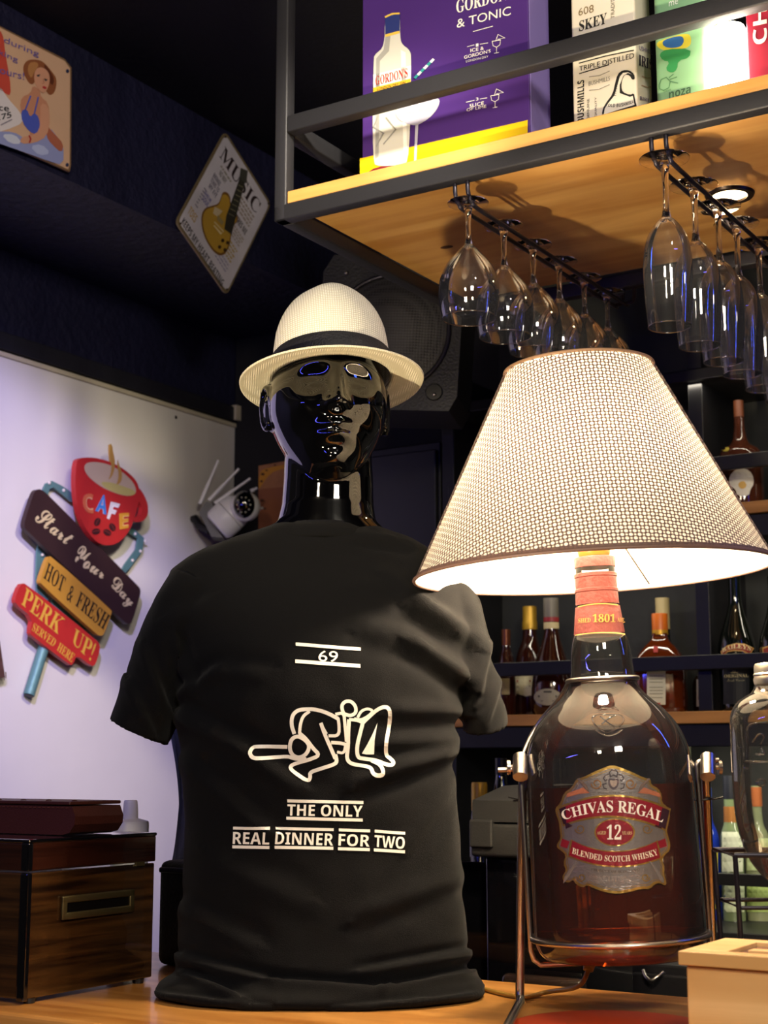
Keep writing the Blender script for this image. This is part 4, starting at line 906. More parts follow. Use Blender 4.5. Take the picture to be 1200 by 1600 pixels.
pr.poly(smooth_poly([(84, 462), (110, 455), (122, 490), (140, 470), (160, 490), (165, 545), (150, 562), (120, 550), (90, 510)], 1), '#4a58b8', 5); pr.line([(100, 465), (125, 400)], 6, '#4a58b8', 5); pr.line([(138, 480), (156, 405)], 6, '#4a58b8', 7)
pr.poly(smooth_poly([(-60, 560), (20, 545), (80, 560), (110, 600), (180, 580), (205, 530), (235, 570), (262, 600), (262, 690), (200, 672), (100, 635), (-60, 580)], 1), '#8f96c8', 4)
pr.poly(smooth_poly([(190, 520), (225, 560), (262, 600), (255, 640), (210, 600), (190, 570)], 1), '#a8604a', 5); pr.poly(smooth_poly([(0, 560), (60, 560), (90, 600), (40, 600)], 1), '#c8cce0', 5); pr.poly(smooth_poly([(120, 610), (170, 600), (210, 640), (160, 650)], 1), '#b0b8e0', 5)
pr.line([(116, 566), (124, 580), (118, 596)], 6, '#a82a30', 8)
PU = '#6a5aa0'
pr.text('Drinking during', (-210, 95), (158, 245), (-200, 60), (160, 215), PU, 6); pr.text('working', (-100, 195), (70, 268), (-95, 165), (72, 240), PU, 6); pr.text('hours!', (-30, 300), (98, 335), (-28, 268), (98, 305), PU, 6)
for (x, y) in ((278, 297), (277, 688)): pr.ell(x, y, 7, 8, '#2a3050', 6, n=12)
pr.obj('sign_print', ps)
# ------------------------------------------------------------------ frayed brown cloth strip at the left edge
fr = thing('frayed_hanging', 'brown hanging with frayed end cut by the left edge below the cafe sign', 'hanging', toab(pta(-10, 1020, AW)), bar=True)
m = MB(); m.prism([pta(x, y, AW + 0.03) for x, y in [(-60, 930), (-20, 940), (0, 1003), (6, 1044), (8, 1058), (-2, 1060), (-60, 1050)]], AX_A * (-0.02)); m.obj('cloth', mat('brown_hide', '#4c3026', 0.8, bump=0.4, bscale=60, var=0.3), fr)
m = MB()
for k in range(16):
    x = -30 + k * 2.6; m.tube([pta(x, 1050, AW + 0.022), pta(x + 0.4, 1060 + (k * 7 % 5), AW + 0.022)], 0.0012, 5)
m.obj('fringe', paint('#5a4a2c'), fr)
nl = MB()
for x, y in ((275, 652),): nl.lathe([(0, 0.001), (0.004, 0.001), (0.0045, 0)], 12, M4=Matrix.Translation(pta(x, y, AW + 0.0004)) @ AX_A.to_track_quat('Z', 'Y').to_matrix().to_4x4())
tag(nl.obj('nail_hole', paint('#1a1410'), origin=pta(275, 652, AW)), 'small dark nail hole near the top of the white wall', 'hole')
# ------------------------------------------------------------------ security camera on the wall
wc0 = pta(320, 800, AW)
wcam = thing('security_camera', 'white dome security camera with five antennas on black wall bracket', 'camera', wc0 + AX_A * 0.05, (0, 0, 0))
YC = (wc0 + AX_A * 0.10).y - 0.03
def cp(x, y, d=0.0): return ptY(250 + x / 6, 680 + y / 6, YC + d)
m = MB(); m.tube([cp(270, 790, .06), cp(250, 860, .06), cp(205, 1050, .06)], 0.012, 8); m.tube([cp(270, 800, .06), cp(330, 780, .03), (cp(370, 850, .02)), cp(470, 900, .0)], 0.010, 8)
m.obj('bracket', M['black_plastic'], wcam, smooth=40)
m = MB()
for (x, y) in ((262, 900), (222, 1010)): m.sphere(cp(x, y, 0.045), 0.003, seg=8, rings=6)
m.obj('screw', M['chrome'], wcam, smooth=60)
m = MB(); m.prism([cp(*q_, -0.02) for q_ in [(430, 620), (490, 640), (520, 860), (590, 960), (480, 950), (430, 850), (365, 720)]], Vector((0, 0.07, 0)))
m.obj('base_plate', mat('cam_grey', '#3a393c', 0.4), wcam)
AXC = (cp(700, 712, -0.015) - cp(515, 875, -0.015)).to_track_quat('Z', 'Y').to_matrix().to_4x4()
m = MB(); m.lathe([(0, 0.0), (0.036, 0.0), (0.043, 0.008), (0.0445, 0.03), (0.0445, 0.044)], 32, M4=Matrix.Translation(cp(530, 862, -0.015)) @ AXC)
m.obj('housing', M['white_plastic'], wcam, smooth=60)
m = MB(); m.lathe([(0.0440, 0.0455), (0.043, 0.060), (0.038, 0.076), (0.028, 0.088), (0, 0.092)], 32, M4=Matrix.Translation(cp(530, 862, -0.015)) @ AXC)
m.obj('upper_shell', M['white_plastic'], wcam, smooth=60)
hd = cp(800, 670, -0.05)
m = MB(); m.sphere(hd, 0.038, seg=28, rings=18, sc=(1.0, 1, 0.98)); m.obj('head', M['white_plastic'], wcam, smooth=60)
m = MB(); m.lathe([(0.036, -0.03), (0.030, -0.002), (0.026, 0.004), (0, 0.008)], 32, M4=Matrix.Translation(hd + Vector((-0.0, -0.036, -0.002))) @ Vector((0.05, -1, -0.15)).to_track_quat('Z', 'Y').to_matrix().to_4x4() @ Matrix.Diagonal((0.85, 1, 1, 1)))
m.obj('lens_cover', M['gloss_black'], wcam, smooth=60)
T5 = Matrix.Translation(hd + Vector((0.0, -0.0445, -0.003))) @ Vector((0.05, -1, -0.15)).to_track_quat('Z', 'Y').to_matrix().to_4x4()
m = MB()
for k in range(10): m.sphere((0.0165 * math.cos(k * .628), 0.019 * math.sin(k * .628), 0.0), 0.0019, 0, T5, 8, 6)
m.obj('infrared_lights', paint('#c8c2a0', 0.3), wcam, smooth=60)
for (x0, y0, x1, y1, d) in ((375, 645, 548, 235, 0.0), (460, 612, 740, 315, -.01), (515, 640, 848, 405, -.02), (850, 525, 912, 495, 0.0), (918, 685, 970, 682, 0.01)):
    m = MB(); a_, b_ = cp(x0, y0, d), cp(x1, y1, d); m.tube([a_, a_.lerp(b_, .45), a_.lerp(b_, .55), b_], [0.0052, 0.0050, 0.0036, 0.0034], 10); m.obj('antenna', M['white_plastic'], wcam, smooth=50)
# ================================================================== left end of the counter
ZC = 1.0502
cx = thing('lacquered_case', 'glossy dark walnut case with recessed brass pull, at the left end of the counter', 'case', (-1.55, 1.45, ZC), bar=True)
a1 = -1.337; b0_, b1_ = 1.337, 1.572; ze = 1.2415; zs = 1.203
barx(MB().rng(-1.80, a1 - 0.002, b0_ + 0.002, b1_ - 0.002, ZC + 0.006, zs - 0.001, bev=0.002)).obj('body', M['walnut'], cx)
barx(MB().rng(-1.80, a1 - 0.001, b0_ + 0.001, b1_ - 0.001, zs + 0.001, ze - 0.004, bev=0.002)).obj('lid', M['walnut_lid'], cx)
barx(MB().rng(-1.80, a1, b0_, b1_, ze - 0.0045, ze, bev=0.002)).obj('lid_top', M['black_lacquer'], cx)
for z0, z1 in ((ZC + 0.004, zs - 0.001), (zs + 0.001, ze - 0.004)):
    barx(MB().rng(a1 - 0.012, a1 + 0.0006, b0_ - 0.0006, b0_ + 0.008, z0, z1, bev=0.002)).obj('corner_strip', M['black_lacquer'], cx)
for b in (b0_ + 0.02, b1_ - 0.02):
    m = MB(); m.lathe([(0, 0), (0.007, 0), (0.008, 0.006), (0, 0.006)], 14, M4=Matrix.Translation((a1 - 0.01, b, ZC))); barx(m).obj('foot', M['black_plastic'], cx)
for b in (b0_ + 0.2,): barx(MB().rng(a1 - 0.003, a1 + 0.001, b - 0.006, b + 0.010, zs - 0.003, zs + 0.002)).obj('hinge', M['brass_old'], cx)
# pull: photo outline on plane a=a1
def cvh(x, y): return (x / 4, 1200 + y / 4)
h0 = toab(pta(*cvh(385, 800), a1)); h1 = toab(pta(*cvh(830, 900), a1))
zt = toab(pta(*cvh(600, 780), a1)).z; zb_ = toab(pta(*cvh(600, 925), a1)).z
m = MB(); t_ = 0.0085
for r_ in ((h0.y, h1.y, zt - t_, zt), (h0.y, h1.y, zb_, zb_ + t_), (h0.y, h0.y + t_, zb_, zt), (h1.y - t_, h1.y, zb_, zt)):
    m.rng(a1 - 0.001, a1 + 0.003, r_[0], r_[1], r_[2], r_[3], bev=0.0015)
barx(m).obj('pull', M['brass_old'], cx, smooth=40)
barx(MB().rng(a1 - 0.001, a1 + 0.0006, h0.y + t_, h1.y - t_, zb_ + t_, zt - t_)).obj('pull_recess', paint('#060505', 0.3), cx)
# leather pouch on the case
pq0 = toab(ptz(0, 1300, ze)); 
pc = thing('leather_pouch', 'dark red brown leather pouch with rounded end lying on the walnut case', 'pouch', (-1.5, 1.45, ze), bar=True)
bP = 1.47; e = toab(ptb(150, 1298, bP)); tz = toab(ptb(60, 1250, bP)).z
prof = [(e.x - 0.36, ze + .001), (e.x - 0.02, ze + .001), (e.x - 0.008, ze + 0.004), (e.x, ze + 0.014), (e.x + 0.001, ze + 0.024), (e.x - 0.005, tz - 0.006), (e.x - 0.36, tz - 0.004)]
m = MB(); m.prism([Vector((x, bP - 0.04, z)) for x, z in prof], Vector((0, 0.09, 0))); pb = barx(m).obj('body', M['leather'], pc)
barx(MB().rng(e.x - 0.36, e.x - 0.006, bP - 0.043, bP + 0.053, tz - 0.0045, tz, bev=0.0015)).obj('flap', M['leather'], pc)
m = MB()
for k in range(5): m.sphere((e.x - 0.02 - k * 0.045, bP - 0.02, tz), 0.003, sc=(1.6, 1, .6), seg=10, rings=6)
barx(m).obj('stud', M['leather'], pc, smooth=60)
m = MB()
for k in range(44): m.box((e.x - 0.012 - k * 0.008, bP - 0.0415, tz - 0.008), (0.004, 0.0008, 0.0008))
barx(m).obj('stitching', paint('#5a2c20'), pc)
# white squeeze bottle
wp = ptb(203, 1300, 1.70); wb = thing('white_bottle', 'small white plastic bottle with nozzle cap behind the walnut case', 'bottle', Vector((wp.x, wp.y, ZC)))
T4 = MW[wb.name]; kk = wp.y / FPX; zc_ = lambda y: ptb(203, y, 1.70).z - ZC
MB().lathe([(0, 0), (0.024, 0), (0.0255, 0.003), (28.5 * kk, 0.02), (28.5 * kk, zc_(1286)), (27.5 * kk, zc_(1283)), (14 * kk, zc_(1279)), (0, zc_(1279))], 32, M4=T4).obj('body', M['white_plastic'], wb, smooth=40)
MB().lathe([(0, zc_(1280)), (12 * kk, zc_(1279)), (11.6 * kk, zc_(1265)), (10.4 * kk, zc_(1252)), (9 * kk, zc_(1250)), (0, zc_(1250))], 24, M4=T4).obj('cap', M['white_plastic'], wb, smooth=40)
# black bag and the slate jacket behind the mannequin
bx = thing('black_bag', 'black bag standing in shadow between the walnut case and the T-shirt', 'bag', (-1.17, 1.72, ZC), bar=True)
e0 = toab(ptb(262, 1500, 1.66))
m = MB(); m.rng(-1.445, -1.24, 1.70, 1.80, ZC, 1.195, bev=0.012); barx(m).obj('body', mat('black_fabric', '#0d0d11', 0.75, bump=0.3, bscale=200), bx, smooth=40)
m = MB(); m.tube(crv([(-1.39, 1.695, 1.10), (-1.37, 1.688, 1.160), (-1.31, 1.688, 1.165), (-1.28, 1.69, 1.10)], 6), 0.004, 8); barx(m).obj('handle', M['black_plastic'], bx, smooth=50)
m = MB(); m.rng(-1.44, -1.245, 1.696, 1.804, 1.178, 1.186, bev=0.003); barx(m).obj('zip', M['rod_dark'], bx)
jk = MB(); nx, nz = 34, 40; vs = []; fs = []
for i in range(nx + 1):
    for j in range(nz + 1):
        u = i / nx; v = j / nz
        L = 262 + 26 * math.sin(v * 2.2) - 22 * v ** 2 ; x = L + u * (470 - L); y = 1130 + v * 262
        d = 1.775 + 0.012 * math.sin(u * 20 + v * 2.5) + 0.006 * math.sin(u * 47 + v)
        vs.append(ptb(x, y, d)); 
for i in range(nx):
    for j in range(nz): fs.append((i * (nz + 1) + j, (i + 1) * (nz + 1) + j, (i + 1) * (nz + 1) + j + 1, i * (nz + 1) + j + 1))
jk.add(vs, fs); jo = jk.obj('hanging_jacket', M['jacket'], smooth=80, origin=ptb(330, 1390, 1.775)); tag(jo, 'slate blue cloth jacket draped over the black bag behind the T-shirt', 'jacket')
sm = jo.modifiers.new('thick', 'SOLIDIFY'); sm.thickness = 0.004
# ================================================================== mannequin
YM = 1.95
def mx(px, py, Y=YM): return ptY(px, py, Y)
def apply_mods(o):
    dg = bpy.context.evaluated_depsgraph_get(); me = bpy.data.meshes.new_from_object(o.evaluated_get(dg)); o.modifiers.clear(); old = o.data; o.data = me; bpy.data.meshes.remove(old); return o
def loft_px(rows, seg=48, Y=YM, power=2.3, capz=True):
    """rows: (py, left px, right px, half depth, y shift)"""
    vs = []; fs = []; n = len(rows)
    for (py, L, Rr, d, sh_) in rows:
        a = ptY(L, py, Y); b = ptY(Rr, py, Y); c = (a + b) / 2; h = (b - a).length / 2
        for k in range(seg):
            t = 2 * math.pi * k / seg; cx_, sy_ = math.cos(t), math.sin(t)
            cx_ = math.copysign(abs(cx_) ** (2 / power), cx_); sy_ = math.copysign(abs(sy_) ** (2 / power), sy_)
            vs.append((c.x + h * cx_, c.y + sh_ + d * sy_, c.z))
    for i in range(n - 1):
        for k in range(seg):
            k2 = (k + 1) % seg; fs.append((i * seg + k, i * seg + k2, (i + 1) * seg + k2, (i + 1) * seg + k))
    fs.append(tuple(range(seg))); fs.append(tuple((n - 1) * seg + k for k in reversed(range(seg))))
    return vs, fs
mq = thing('mannequin', 'glossy black bust mannequin with smooth face wearing a hat and T-shirt', 'mannequin', Vector((-0.07, YM, ZC)))
# head
HC = mx(512, 636, YM - 0.005); HC = Vector((HC.x, HC.y, HC.z)); YAW = R(9)
def ss(a, b, x):
    t = min(1, max(0, (x - a) / (b - a))); return t * t * (3 - 2 * t)
def g(x, s): return math.exp(-(x / s) ** 2)
def head_verts(nu=150, nv=130):
    vs = []; fs = []
    for i in range(nv + 1):
        ph = math.pi * i / nv
        for k in range(nu):
            th = 2 * math.pi * k / nu
            x = math.sin(ph) * math.sin(th); y = -math.sin(ph) * math.cos(th); z = math.cos(ph)
            X = 0.0775 * x; Y_ = 0.098 * y; Z = 0.118 * z
            jaw = ss(-0.01, -0.105, Z); X *= 1 - 0.20 * jaw
            if Z < -0.085: X *= 1.0 + 0.10 * ss(-0.085, -0.115, Z)
            if y > 0: Y_ *= 1 - 0.45 * ss(-0.03, -0.11, Z)          # nape
            else: Y_ *= 1 + 0.12 * ss(-0.03, -0.10, Z) - 0.03 * ss(0.02, 0.08, Z)
            if y < 0.25:
                f = ss(0.25, -0.35, y); ax = abs(X); D = 0.0
                D += 0.007 * g(Z - 0.034, 0.012) * g(ax - 0.022, 0.026)              # brow
                D -= 0.0135 * g(Z - 0.010, 0.0165) * g(ax - 0.031, 0.0165)          # socket
                D += 0.0065 * g(Z - 0.008, 0.0095) * g(ax - 0.031, 0.0130)          # lid
                D += 0.0055 * g(Z + 0.018, 0.018) * g(ax - 0.046, 0.014)            # cheekbone
                D -= 0.0035 * g(Z + 0.058, 0.02) * g(ax - 0.047, 0.014)
                t = (0.034 - Z) / 0.060                                             # nose ridge
                if 0 <= t <= 1.25:
                    hgt = 0.0035 + 0.0225 * min(t, 1) ** 1.15; hgt *= 1 - ss(0.97, 1.22, t); D += hgt * g(X, 0.0072 + 0.0035 * min(t, 1))
                D += 0.0085 * g(Z + 0.0235, 0.0065) * g(ax - 0.0125, 0.0052)         # nostril wings
                D -= 0.003 * g(Z + 0.037, 0.006) * g(X, 0.004)                       # philtrum
                D += 0.0075 * g(Z + 0.0485, 0.0052) * g(X, 0.017) * (1 - 0.18 * g(X, 0.003))
                D += 0.0090 * g(Z + 0.0610, 0.0060) * g(X, 0.0150)
                D -= 0.0050 * g(Z + 0.0545, 0.0022) * g(X, 0.019)
                D -= 0.0045 * g(Z + 0.0745, 0.0065) * g(X, 0.020)
                D += 0.0085 * g(Z + 0.0930, 0.0125) * g(X, 0.0190)                   # chin
                Y_ -= D * f
            vs.append((X, Y_, Z))
    for i in range(nv):
        for k in range(nu):
            k2 = (k + 1) % nu; fs.append((i * nu + k, (i + 1) * nu + k, (i + 1) * nu + k2, i * nu + k2))
    return vs, fs
hv, hf = head_verts()
HM = Matrix.Translation(HC) @ Matrix.Rotation(YAW, 4, 'Z') @ Matrix.Rotation(R(-3), 4, 'X')
mb = MB(); mb.add(hv, hf, 0, HM)
for s in (-1, 1):   # ears: curved rims
    E4 = HM @ Matrix.Translation((0.0755 * s, 0.014, -0.004)) @ Matrix.Rotation(R(-18 * s), 4, 'Z') @ Matrix.Rotation(R(-8), 4, 'X')
    mb.sphere((-0.002 * s, 0, 0), 0.03, 0, E4, 24, 16, sc=(0.30, 0.55, 1.0))
    mb.tube([(0.004 * s, 0.0155 * math.cos(t), 0.003 + 0.029 * math.sin(t)) for t in [R(-120 + 20 * k) for k in range(16)]], 0.0048, 10, 0, E4)
    mb.tube([(0.003 * s, 0.008 * math.cos(t), -0.002 + 0.015 * math.sin(t)) for t in [R(-100 + 22 * k) for k in range(12)]], 0.0035, 8, 0, E4)
# neck and bust (continuous with the head)
rows = [(690, 447, 580, .058, .012), (720, 444, 581, .058, .010), (750, 443, 583, .058, .008), (790, 440, 584, .058, .006), (815, 434, 588, .060, .004), (832, 415, 606, .062, .004), (846, 385, 635, .060, .004), (862, 352, 665, .058, .004), (884, 318, 696, .060, .004), (920, 298, 712, .072, 0), (980, 300, 712, .088, 0), (1060, 306, 704, .096, 0), (1200, 312, 694, .088, 0), (1360, 312, 700, .090, 0), (1500, 312, 706, .092, 0), (1558, 312, 706, .092, 0)]
nv_, nf_ = loft_px(rows); mb.add(nv_, nf_)
body = mb.obj('body', M['gloss_black'], mq)
inv = MW[mq.name]
rm = body.modifiers.new('r', 'REMESH'); rm.mode = 'VOXEL'; rm.voxel_size = 0.0022
s_ = body.modifiers.new('s', 'SMOOTH'); s_.factor = 0.5; s_.iterations = 4
apply_mods(body)
for v in body.data.vertices:
    if v.co.z < 0.002: v.co.z = 0.002
body.data.update(); body.data.polygons.foreach_set('use_smooth', [True] * len(body.data.polygons))
if not body.data.materials: body.data.materials.append(M['gloss_black'])
# ================================================================== T-shirt
rows = [(824, 424, 592, .060, .006), (832, 398, 612, .064, .006), (842, 366, 640, .066, .006), (856, 326, 666, .068, .004), (872, 292, 692, .071, .004), (892, 266, 714, .076, .004), (925, 258, 728, .086, .002),
  (965, 260, 733, .096, 0), (1010, 266, 733, .103, 0), (1060, 272, 727, .108, 0), (1100, 276, 717, .109, -.001), (1150, 281, 713, .106, 0), (1220, 286, 713, .101, 0), (1290, 290, 717, .099, 0), (1350, 289, 721, .100, -.002), (1420, 284, 727, .103, -.004), (1470, 280, 733, .106, -.006), (1500, 276, 735, .110, -.008), (1514, 278, 732, .112, -.010), (1522, 266, 741, .122, -.012), (1530, 253, 750, .133, -.014), (1537, 246, 755, .139, -.016), (1544, 247, 754, .139, -.016), (1549, 256, 748, .131, -.014)]
mb = MB(); v_, f_ = loft_px(rows, 96, power=2.35); mb.add(v_, f_)
def sleeve(path, radii, depth, inner=True):
    """closed sleeve with a hollow end"""
    P = [mx(x, y, YM + d) for x, y, d in path]; n = len(P); seg = 36; vs = []; fs = []; rings = []
    def ring(c, t, rx, ry):
        t = t.normalized(); x = Vector((0, 1, 0)).cross(t).normalized(); y = t.cross(x).normalized()
        return [c + x * rx * math.cos(a) + y * ry * math.sin(a) for a in [2 * math.pi * k / seg for k in range(seg)]]
    for i in range(n):
        t = P[min(i + 1, n - 1)] - P[max(i - 1, 0)]; rings.append(ring(P[i], t, radii[i], depth[i]))
    t = (P[-1] - P[-2]).normalized()
    rings.append(ring(P[-1] - t * 0.001, t, radii[-1] - 0.008, depth[-1] - 0.008)); rings.append(ring(P[-1] - t * 0.05, t, radii[-1] - 0.012, depth[-1] - 0.012))
    for r_ in rings: vs += r_
    for i in range(len(rings) - 1):
        for k in range(seg): k2 = (k + 1) % seg; fs.append((i * seg + k, i * seg + k2, (i + 1) * seg + k2, (i + 1) * seg + k))
    fs.append(tuple(range(seg))); fs.append(tuple((len(rings) - 1) * seg + k for k in reversed(range(seg)))); return vs, fs
k_ = YM / FPX
v_, f_ = sleeve([(318, 915, 0), (290, 960, .0), (262, 1020, .004), (240, 1080, .006), (222, 1132, .008), (216, 1145, .008)], [54 * k_, 52 * k_, 50 * k_, 49 * k_, 49 * k_, 48 * k_], [.066, .070, .072, .073, .074, .074]); mb.add(v_, f_)
v_, f_ = sleeve([(682, 915, 0.02), (708, 960, .028), (726, 1020, .036), (742, 1075, .044), (754, 1122, .05), (757, 1136, .052)], [50 * k_, 46 * k_, 42 * k_, 39 * k_, 38 * k_, 37 * k_], [.062, .066, .068, .068, .068, .068]); mb.add(v_, f_)
ts = mb.obj('tshirt', M['shirt'], origin=Vector((-0.07, YM, ZC)))
rm = ts.modifiers.new('r', 'REMESH'); rm.mode = 'VOXEL'; rm.voxel_size = 0.0034
s_ = ts.modifiers.new('s', 'SMOOTH'); s_.factor = 0.5; s_.iterations = 5
apply_mods(ts)
if not ts.data.materials: ts.data.materials.append(M['shirt'])
# folds, given in photo pixels: (x0,y0,x1,y1,width px,depth m)
FOLD = [(735, 1075, 640, 1010, 16, .007), (640, 1010, 560, 990, 20, .004), (738, 1010, 640, 950, 17, .006), (640, 950, 560, 925, 20, .003), (722, 1120, 610, 1120, 15, .005), (718, 1180, 560, 1232, 15, .006), (715, 1160, 600, 1170, 12, .003), (700, 985, 600, 905, 14, .004), (640, 858, 560, 838, 8, .0035), (610, 850, 520, 842, 7, .003), (560, 860, 480, 850, 8, .002),
  (278, 1080, 340, 1040, 12, .005), (340, 1040, 420, 1045, 16, .003), (282, 1110, 380, 1160, 15, .005), (380, 1160, 470, 1220, 18, .004), (285, 1180, 420, 1290, 16, .003), (262, 960, 330, 930, 16, .003), (228, 1010, 262, 1100, 10, .004), (200, 1060, 240, 1140, 9, .003), (280, 1000, 300, 1070, 9, .005),
  (286, 1410, 400, 1470, 16, .003), (725, 1380, 560, 1440, 18, .003), (285, 1492, 430, 1532, 9, .005), (430, 1532, 600, 1545, 9, .006), (600, 1545, 735, 1516, 8, .006), (560, 1515, 730, 1485, 8, .004), (290, 1520, 380, 1556, 8, .005), (250, 1550, 420, 1572, 6, .003), (520, 1574, 745, 1550, 6, .003), (700, 1250, 640, 1330, 14, .002), (768, 1010, 748, 1100, 8, .004), (785, 1060, 764, 1130, 7, .003), (330, 1330, 480, 1400, 22, .002)]
camR = cam.rotation_euler.to_matrix().inverted()
def to_px(p):
    d = p - O; x = d.x; dep = d.y * COSP + d.z * SINP; up = -d.y * SINP + d.z * COSP
    return 600 + FPX * x / dep, 800 - FPX * up / dep
og = Vector(ts.location)
me = ts.data; me.update(); N = [v.normal.copy() for v in me.vertices]
for v, n_ in zip(me.vertices, N):
    wpos = v.co + og; x, y = to_px(wpos); d = 0.0
    if n_.y < 0.5 or True:
        for (x0, y0, x1, y1, wd, am) in FOLD:
            dx, dy = x1 - x0, y1 - y0; L2 = dx * dx + dy * dy; t = ((x - x0) * dx + (y - y0) * dy) / L2
            if -0.3 < t < 1.3:
                tt = min(1, max(0, t)); q = math.hypot(x - x0 - tt * dx, y - y0 - tt * dy) / wd
                if q < 4:
                    e_ = 1.0 if 0.15 < t < 0.85 else max(0.0, 1 - (abs(t - .5) - .35) * 2.2)
                    sgn = (x - x0) * dy - (y - y0) * dx; off = math.copysign(q, sgn)
                    d += 1.45 * am * e_ * (math.exp(-(off + .7) ** 2 * 1.2) - 0.8 * math.exp(-(off - .8) ** 2 * 1.2))
    d += 0.0030 * noise.noise(Vector((wpos.x * 9, wpos.y * 9, wpos.z * 13))) + 0.0012 * noise.noise(wpos * 32)
    v.co += n_ * d
    if (v.co + og).z < ZC + 0.001: v.co.z = ZC + 0.001 - og.z
me.polygons.foreach_set('use_smooth', [True] * len(me.polygons)); me.update()
tag(ts, 'black cotton T-shirt with white printed slogan, pulled over the mannequin', 'shirt')
MW[ts.name] = Matrix.Translation(og)
sb = bvh_of(ts)
m = MB(); cpth = []
for k in range(40):
    t = 2 * math.pi * k / 40; c = mx(508, 838 , YM + .006); cpth.append(c + Vector((0.0735 * math.cos(t), 0.066 * math.sin(t), 0.004 - 0.010 * (-math.sin(t)) * 0.2)))
vs_ = []; fs_ = []; 
for i, p in enumerate(cpth):
    r0 = (p - mx(508, 834, YM + .006)); r0.z = 0; r0.normalize()
    for (dr, dz) in ((-0.006, 0.008), (-0.002, 0.010), (0.004, 0.002), (0.010, -0.008), (0.006, -0.012), (-0.004, -0.004)): vs_.append(p + r0 * dr + Vector((0, 0, dz)))
for i in range(40):
    for k in range(6): fs_.append((i * 6 + k, ((i + 1) % 40) * 6 + k, ((i + 1) % 40) * 6 + (k + 1) % 6, i * 6 + (k + 1) % 6))
m.add(vs_, fs_); m.obj('collar', M['shirt'], ts, smooth=80)
# hem stitches of the sleeves and the lower hem are shown by the folds; print next
cvt = lambda x, y: (340 + x / 3.75, 980 + y / 3.75)
pr = Print(surf_bvh(sb, 0.0002), cvt, maxlen=14); PW = M['print_white']
def bar(x0, y0, x1, y1, h):
    n = max(2, int((x1 - x0) / 25)); pr.poly([(x0 + (x1 - x0) * i / n, y0 + (y1 - y0) * i / n) for i in range(n + 1)] + [(x0 + (x1 - x0) * i / n, y0 + h + (y1 - y0) * i / n) for i in range(n, -1, -1)], PW, 2)
bar(458, 90, 838, 121, 19); bar(455, 189, 836, 218, 21)
pr.text('69', (590, 200), (704, 206), (592, 136), (706, 142), PW)
bar(409, 1008, 854, 1019, 18); bar(404, 1110, 850, 1121, 18)
pr.text(sansb('THE ONLY'), (408, 1104), (846, 1112), (410, 1036), (850, 1046), PW, off=0.0)
for s, x0, x1, y0, dy in (('REAL', 93, 307, 1168, 3), ('DINNER', 340, 680, 1170, 8), ('FOR', 710, 893, 1179, 6), ('TWO', 920, 1098, 1186, 14)):
    bar(x0, y0, x1, y0 + dy, 17); bar(x0 - 5, y0 + 110, x1 - 2, y0 + 111 + dy * .7, 18)
    pr.text(sansb(s), (x0 - 3, y0 + 101), (x1 - 4, y0 + 103 + dy * .8), (x0, y0 + 31), (x1, y0 + 33 + dy * .8), PW)
pr.obj('slogan_print', ts)
pr = Print(surf_bvh(sb, 0.0002), cvt)
def st(pts, wd=21, closed=False, it=2):
    pr.line(smooth_poly(pts, it, closed), wd, PW, 2, closed)
st([(410, 700), (330, 698), (250, 700), (205, 705), (185, 735), (205, 768), (260, 770), (350, 762), (415, 755), (450, 770), (520, 772)], 22)
st([(480, 640), (520, 665), (540, 700), (520, 745), (480, 765), (440, 750), (422, 710), (430, 660), (455, 640)], 22, True)
st([(450, 625), (432, 570), (438, 515), (470, 485), (520, 480), (570, 480), (640, 500), (705, 535)], 22)
st([(480, 625), (484, 570), (500, 520), (540, 492)], 18)
st([(480, 620), (520, 655), (560, 710), (600, 750), (540, 775), (480, 790), (430, 810), (425, 830), (460, 860), (530, 905), (545, 880), (540, 850), (600, 830), (680, 805), (700, 790), (690, 745)], 22)
st([(605, 560), (625, 620), (660, 700), (690, 770)], 22); st([(650, 636), (712, 636), (712, 570), (705, 530)], 18); st([(690, 510), (740, 500), (745, 560), (755, 670)], 18); st([(665, 675), (740, 680), (765, 700)], 20)
st([(640, 625), (620, 590), (605, 560)], 14); st([(700, 730), (740, 740), (750, 690)], 16)
st([(735, 500), (725, 460), (745, 435), (780, 432), (808, 460), (812, 500), (780, 520), (745, 510)], 20, True)
st([(820, 530), (840, 490), (880, 475), (912, 490), (890, 515), (840, 545), (800, 535)], 16, False)
st([(850, 560), (880, 530), (930, 485), (975, 465), (1005, 475), (1012, 520), (1000, 600), (985, 690), (985, 750), (1010, 770), (1034, 795), (1020, 812), (980, 805), (930, 780), (860, 770), (820, 765), (815, 700), (835, 620), (850, 560)], 22)
st([(770, 540), (765, 620), (765, 700), (755, 770), (780, 800), (840, 810), (900, 822), (912, 868), (975, 868), (960, 810), (900, 780)], 22)
pr.poly([(935, 560), (920, 660), (915, 745), (870, 745), (845, 740), (880, 680), (910, 620)], PW, 3)
st([(770, 540), (820, 545), (850, 560)], 18)
st([(480, 640), (515, 668), (545, 700)], 12)
pr.obj('figure_print', ts)
